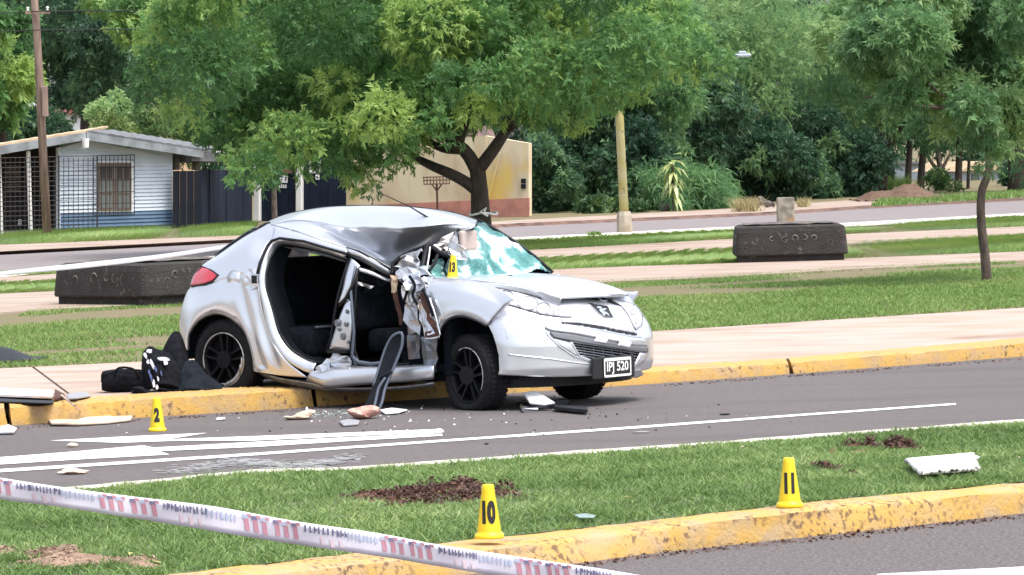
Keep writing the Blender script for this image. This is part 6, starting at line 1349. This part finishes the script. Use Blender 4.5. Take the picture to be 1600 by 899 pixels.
# boards on the left kerb
wb = thing('plastic_board', 'white plastic board with turned edge lying on the kerb at far left', 'board', G(40, 622, .14))
P = [G(-60, 606, .165), G(0, 609, .165), G(84, 613, .165), G(82, 623, .162), G(0, 620, .162), G(-60, 616, .162)]; b = MB(); b.slab(P, (0, 0, 1), .015); b.build('sheet', X['board_white'], wb)
b = MB(); b.slab([G(86, 611, .18), G(100, 618, .165), G(104, 625, .145), G(84, 625, .16)], (0, 0, 1), .014); b.build('turned_edge', X['rust_brown'], wb)
b = MB(); b.slab([G(-40, 622, .15), G(30, 626, .15), G(84, 628, .15), G(84, 632, .15), G(-40, 628, .15)], (0, 0, 1), .008); b.build('underside_strip', X['black_plastic'], wb)
flat('plastic_shard', 'black and white plastic shard right of the white panel', 'debris', [(104, 619), (135, 616), (142, 621), (120, 626), (106, 626)], .15, .012, 'debris_grey', 1, .01)
b = MB(); b.tube([G(96, 618, .18), G(116, 634, .15), G(133, 648, .02)], [.009, .007, .004], 5); tag(b.build('stick', X['debris_beige']), 'thin pale stick leaning over the left kerb edge', 'stick')
flat('cardboard_piece', 'beige torn cardboard strip in the gutter left of cone 2', 'debris', [(75, 659), (120, 660), (145, 655), (172, 650), (176, 656), (207, 655), (204, 659), (168, 663), (120, 666), (80, 666)], .004, .018, 'debris_beige', 2, .012)
flat('paper_scrap', 'white scrap at the left edge of the road below the kerb', 'debris', [(-8, 672), (14, 668), (26, 674), (22, 679), (-8, 679)], .004, .02, 'debris_white', 3, .01)
lump('crumpled_paper', 'crumpled beige rag on the road below the lane line at left', 'debris', 117, 741, 46, .10, 8, 'debris_beige', 5, 0, .1, rough=.4)
lump('paper_scrap', 'little white crumb right of cone 2', 'debris', 345, 657, 15, .05, 5, 'debris_white', 6, 0)
lump('dark_pebble', 'small brown lump beside the painted arrow', 'debris', 113, 699, 16, .06, 6, 'debris_beige', 7, 0)
lump('crumpled_paper', 'crumpled pale debris heap below the sill of the car', 'debris', 463, 656, 46, .14, 10, 'debris_beige', 8, 0, .1, rough=.45)
lump('white_chip', 'tiny white upright chip behind the pale debris heap', 'debris', 479, 645, 6, .02, 9, 'debris_white', 9, 0, sub=1)
r2 = np.random.default_rng(6); q = G(520, 648, .003); n = 420; V = []; Tn = []
for k_ in range(n):
    c = q+np.array([r2.normal(0, .20), r2.normal(0, .28), r2.uniform(0, .006)]); a0 = r2.uniform(0, 6); s = r2.uniform(.004, .014); V += [c+np.array([s*cos(a0+j*2.1), s*sin(a0+j*2.1), r2.uniform(0, .008)]) for j in range(3)]; Tn.append(0)
o = tri_mesh('glass_crumbs', np.array(V), 3, Tn, X['glass_bits']); tag(o, 'crumbs of broken green glass on the road below the sill', 'broken glass', kind='stuff')
lump('flesh_coloured_rag', 'pinkish crumpled rag at the foot of the hanging trim', 'rag', 565, 655, 36, .16, 13, 'skin_rag', 10, 0, .2, rough=.6)
flat('grey_plate', 'small flat dark plate lying in front of the pinkish rag', 'debris', [(530, 661), (545, 658), (562, 660), (560, 665), (536, 667)], .004, .016, 'debris_grey', 4)
flat('white_shard', 'flat pale shard right of the hanging trim foot', 'debris', [(594, 644), (612, 641), (637, 643), (622, 647), (602, 648)], .006, .008, 'debris_white', 5, .012)
cr_ = thing('broken_bumper_piece', 'crushed white plastic piece with dark rods under the car front', 'debris', G(845, 634, 0))
P0 = [wl(T(*p)) for p in ((817, 616, .20), (835, 613, .25), (852, 622, .25), (868, 632, .2), (850, 635, .1), (828, 633, .1))]
b = MB(); b.slab(P0, (0, -.5, .5), .03); bevel(b.build('white_shell', X['debris_white'], cr_), .01)
b = MB(); 
for pts in ([(808, 630), (840, 631), (885, 629)], [(820, 638), (860, 634), (918, 642)], [(815, 634), (818, 641), (840, 640)], [(850, 626), (870, 629), (887, 627)]): b.tube([G(u, v, .02) for u, v in pts], .014, 6)
o = b.build('rods', X['lamp_grey'], cr_); tag(o, kind='stuff')
b = MB(); b.slab([G(868, 636, .02), G(918, 640, .02), G(918, 645, .02), G(866, 640, .02)], (0, 0, 1), .02); b.build('dark_bar', X['black_plastic'], cr_)
lump('shoe_sole', 'dark flat scrap on the road right of the lane line', 'debris', 1003, 677, 30, .05, 3, 'debris_grey', 11, 0, sub=2)
lump('dark_scrap', 'small dark scrap above the lane line right of the car', 'debris', 1132, 649, 18, .05, 3, 'black_plastic', 12, 0, sub=2)
lump('dark_scrap', 'tiny dark scrap on the road left of the median edge', 'debris', 760, 695, 8, .03, 3, 'black_plastic', 13, 0, sub=2)
lump('white_lump', 'pale lump at the tip of the painted arrow', 'debris', 685, 679, 16, .09, 9, 'debris_white', 14, 0, sub=2)
lump('white_lump', 'flat white lump on the near road edge left of centre', 'debris', 372, 744, 70, .10, 7, 'edge_white', 15, .0, .2, sub=3)
# dark plastic piece on the left lawn
bp_ = thing('bumper_fragment', 'black curved plastic fragment lying on the grass at the left edge', 'car part', G(20, 566, .13))
V, Fc = loft([[G(-70, 568, .14), G(-20, 567, .14), G(20, 565, .14), G(55, 562.5, .14), (G(72, 560, .14))], [DP(-70, 545, G(0, 560, .14)[1]), DP(-20, 541, G(0, 560, .14)[1]), DP(15, 545, G(10, 560, .14)[1]), DP(45, 556, G(40, 560, .14)[1]), DP(74, 558, G(70, 560, .14)[1])], [G(-70, 562, .14)+np.array([0, .5, 0]), G(-20, 560, .14)+np.array([0, .5, 0]), G(20, 560, .14)+np.array([0, .4, 0]), G(50, 560, .14)+np.array([0, .2, 0]), G(76, 559, .14)]], 26, 12, True)
o = mesh('shell', V, Fc, X['black_plastic'], bp_, True); solid(o, .006)
b = MB(); b.tube([DP(-60, 541.5, G(0, 560, .14)[1]-.02), DP(-20, 541, G(0, 560, .14)[1]-.02), DP(15, 545, G(10, 560, .14)[1]-.02)], .006, 5); b.build('edge_lip', X['trim_edge'], bp_, True)
# white ribbed board on the median
rbd = thing('ribbed_board', 'broken white ribbed board lying on the median grass right of cone 11', 'board', G(1475, 750, .12))
c0, c1, c2, c3 = G(1414, 730, .13), G(1524, 726, .13), G(1532, 745, .12), G(1437, 752, .12); ux = c1-c0
n = 46; V = []; m_ = 12; rr = np.random.default_rng(2)
for j in range(m_):
    for i in range(n):
        s, t = i/(n-1), j/(m_-1); p = (c0*(1-s)+c1*s)*(1-t)+(c3*(1-s)+c2*s)*t; jag = (rr.normal(0, .012) if i in (0, n-1) or j == m_-1 else 0)
        V.append(p+np.array([jag, jag, .028+.016*abs(sin(t*pi*4.5))+.02*s*(1-t)]))
o = mesh('ribbed_sheet', V, [(j*n+i, j*n+i+1, (j+1)*n+i+1, (j+1)*n+i) for j in range(m_-1) for i in range(n-1)], X['board_white'], rbd, True); solid(o, .022)
# fallen leaves and small litter on the median
for k_, (u, v, lab) in enumerate([(980, 778, 'small orange fallen leaf right of cone 10'), (205, 866, 'yellow fallen leaf under the tape at left'), (245, 880, 'yellow fallen leaf near the left bottom edge'), (1163, 699, 'pale fallen leaf left of cone 11'), (1590, 716, 'pale leaf at the right edge of the median')]):
    c = G(u, v, .14); an = k_*1.3; V = [c+np.array([x*cos(an)-y*sin(an), x*sin(an)+y*cos(an), z]) for x, y, z in ((-.03, 0, 0), (0, .014, .008), (.032, 0, .004), (0, -.014, .008))]; o = mesh('fallen_leaf', V, [(0, 1, 2), (0, 2, 3)], X['debris_beige'] if k_ > 2 else X['post_ochre']); tag(o, lab, 'leaf')
flat('glass_shard', 'pale green glass shard in the grass right of cone 10', 'debris', [(898, 806), (915, 804), (931, 807), (928, 810), (905, 810)], .145, .006, 'glass_bits', 7)
# grey spilled streaks on the road between lane line and median
r3 = np.random.default_rng(15); V = []; Tn = []
for k_ in range(1800):
    u = 240+330*r3.beta(2, 1.6); v = 733-(u-240)*.045+r3.normal(0, 3.2)+5*sin(u*.03); c = G(u, v, .003); a0 = r3.uniform(0, 6); s = r3.uniform(.006, .03); V += [c+np.array([s*1.6*cos(a0+j*2.1), s*sin(a0+j*2.1), r3.uniform(0, .004)]) for j in range(3)]; Tn.append(0)
o = tri_mesh('spilled_grit', np.array(V), 3, Tn, X['spill']); tag(o, 'pale grit spilled along the road beside the median edge', 'grit', kind='stuff')
# crumbs and pebbles in the gutter of the kerbs
def crumbs(lab, line, n, seed, sz, z=0., spread=.06):
    r = np.random.default_rng(seed); P = lin_arc([G(u, v, z) for u, v in line], 400); V = []; T_ = []
    for k_ in range(n):
        c = P[r.integers(0, 400)]+np.array([r.normal(0, spread), r.normal(0, spread)-.03, 0]); s = sz*r.uniform(.3, 1.4); q = r.normal(0, 1, (4, 3)); q /= np.linalg.norm(q, axis=1)[:, None]; q = c+q*s; q[:, 2] = np.maximum(q[:, 2], z); t = r.uniform(0, 1)
        for f in ((0, 1, 2), (0, 2, 3), (0, 3, 1), (1, 3, 2)): V += [q[f[0]], q[f[1]], q[f[2]]]; T_.append(t)
    o = tri_mesh('gutter_grit', np.array(V), 3, T_, X['clod']); tag(o, lab, 'grit', kind='stuff')
crumbs('dirt and pebbles along the foot of the pavement kerb', [(1019, 604), (1232, 589), (1600, 561)], 500, 1, .012); crumbs('dirt and pebbles along the foot of the left kerb', [(0, 671), (400, 645), (640, 628)], 400, 2, .012)
crumbs('dirt and pebbles along the foot of the near kerb', [(900, 884), (1060, 863), (1334, 836), (1600, 806)], 700, 3, .012)

# small crumbs of plastic and glass strewn on the road about the car
for nm, lab, m, n, c, sp, sz, sd_ in [('road_litter', 'pale plastic crumbs strewn on the road in front of the sill', 'debris_white', 60, (600, 652), (1.0, 1.0), .008, 1), ('road_litter', 'dark plastic crumbs strewn on the road round the front wheel', 'black_plastic', 80, (760, 656), (1.1, 1.2), .009, 2)]:
    r = np.random.default_rng(sd_); q = G(*c, .002); V = []; Tn = []
    for k_ in range(n):
        p = q+np.array([r.normal(0, sp[0]), r.normal(0, sp[1]), 0]); s = sz*r.uniform(.3, 1.6); a0 = r.uniform(0, 6); z = r.uniform(0, .008)
        P = [p+np.array([s*cos(a0), s*sin(a0), 0]), p+np.array([s*cos(a0+2.1), s*sin(a0+2.1), z]), p+np.array([s*cos(a0+4.2), s*sin(a0+4.2), 0]), p+np.array([0, 0, z+s*.5])]
        for f in ((0, 1, 3), (1, 2, 3), (2, 0, 3)): V += [P[f[0]], P[f[1]], P[f[2]]]; Tn.append(0)
    o = tri_mesh(nm, np.array(V), 3, Tn, X[m]); tag(o, lab, 'debris', kind='stuff')
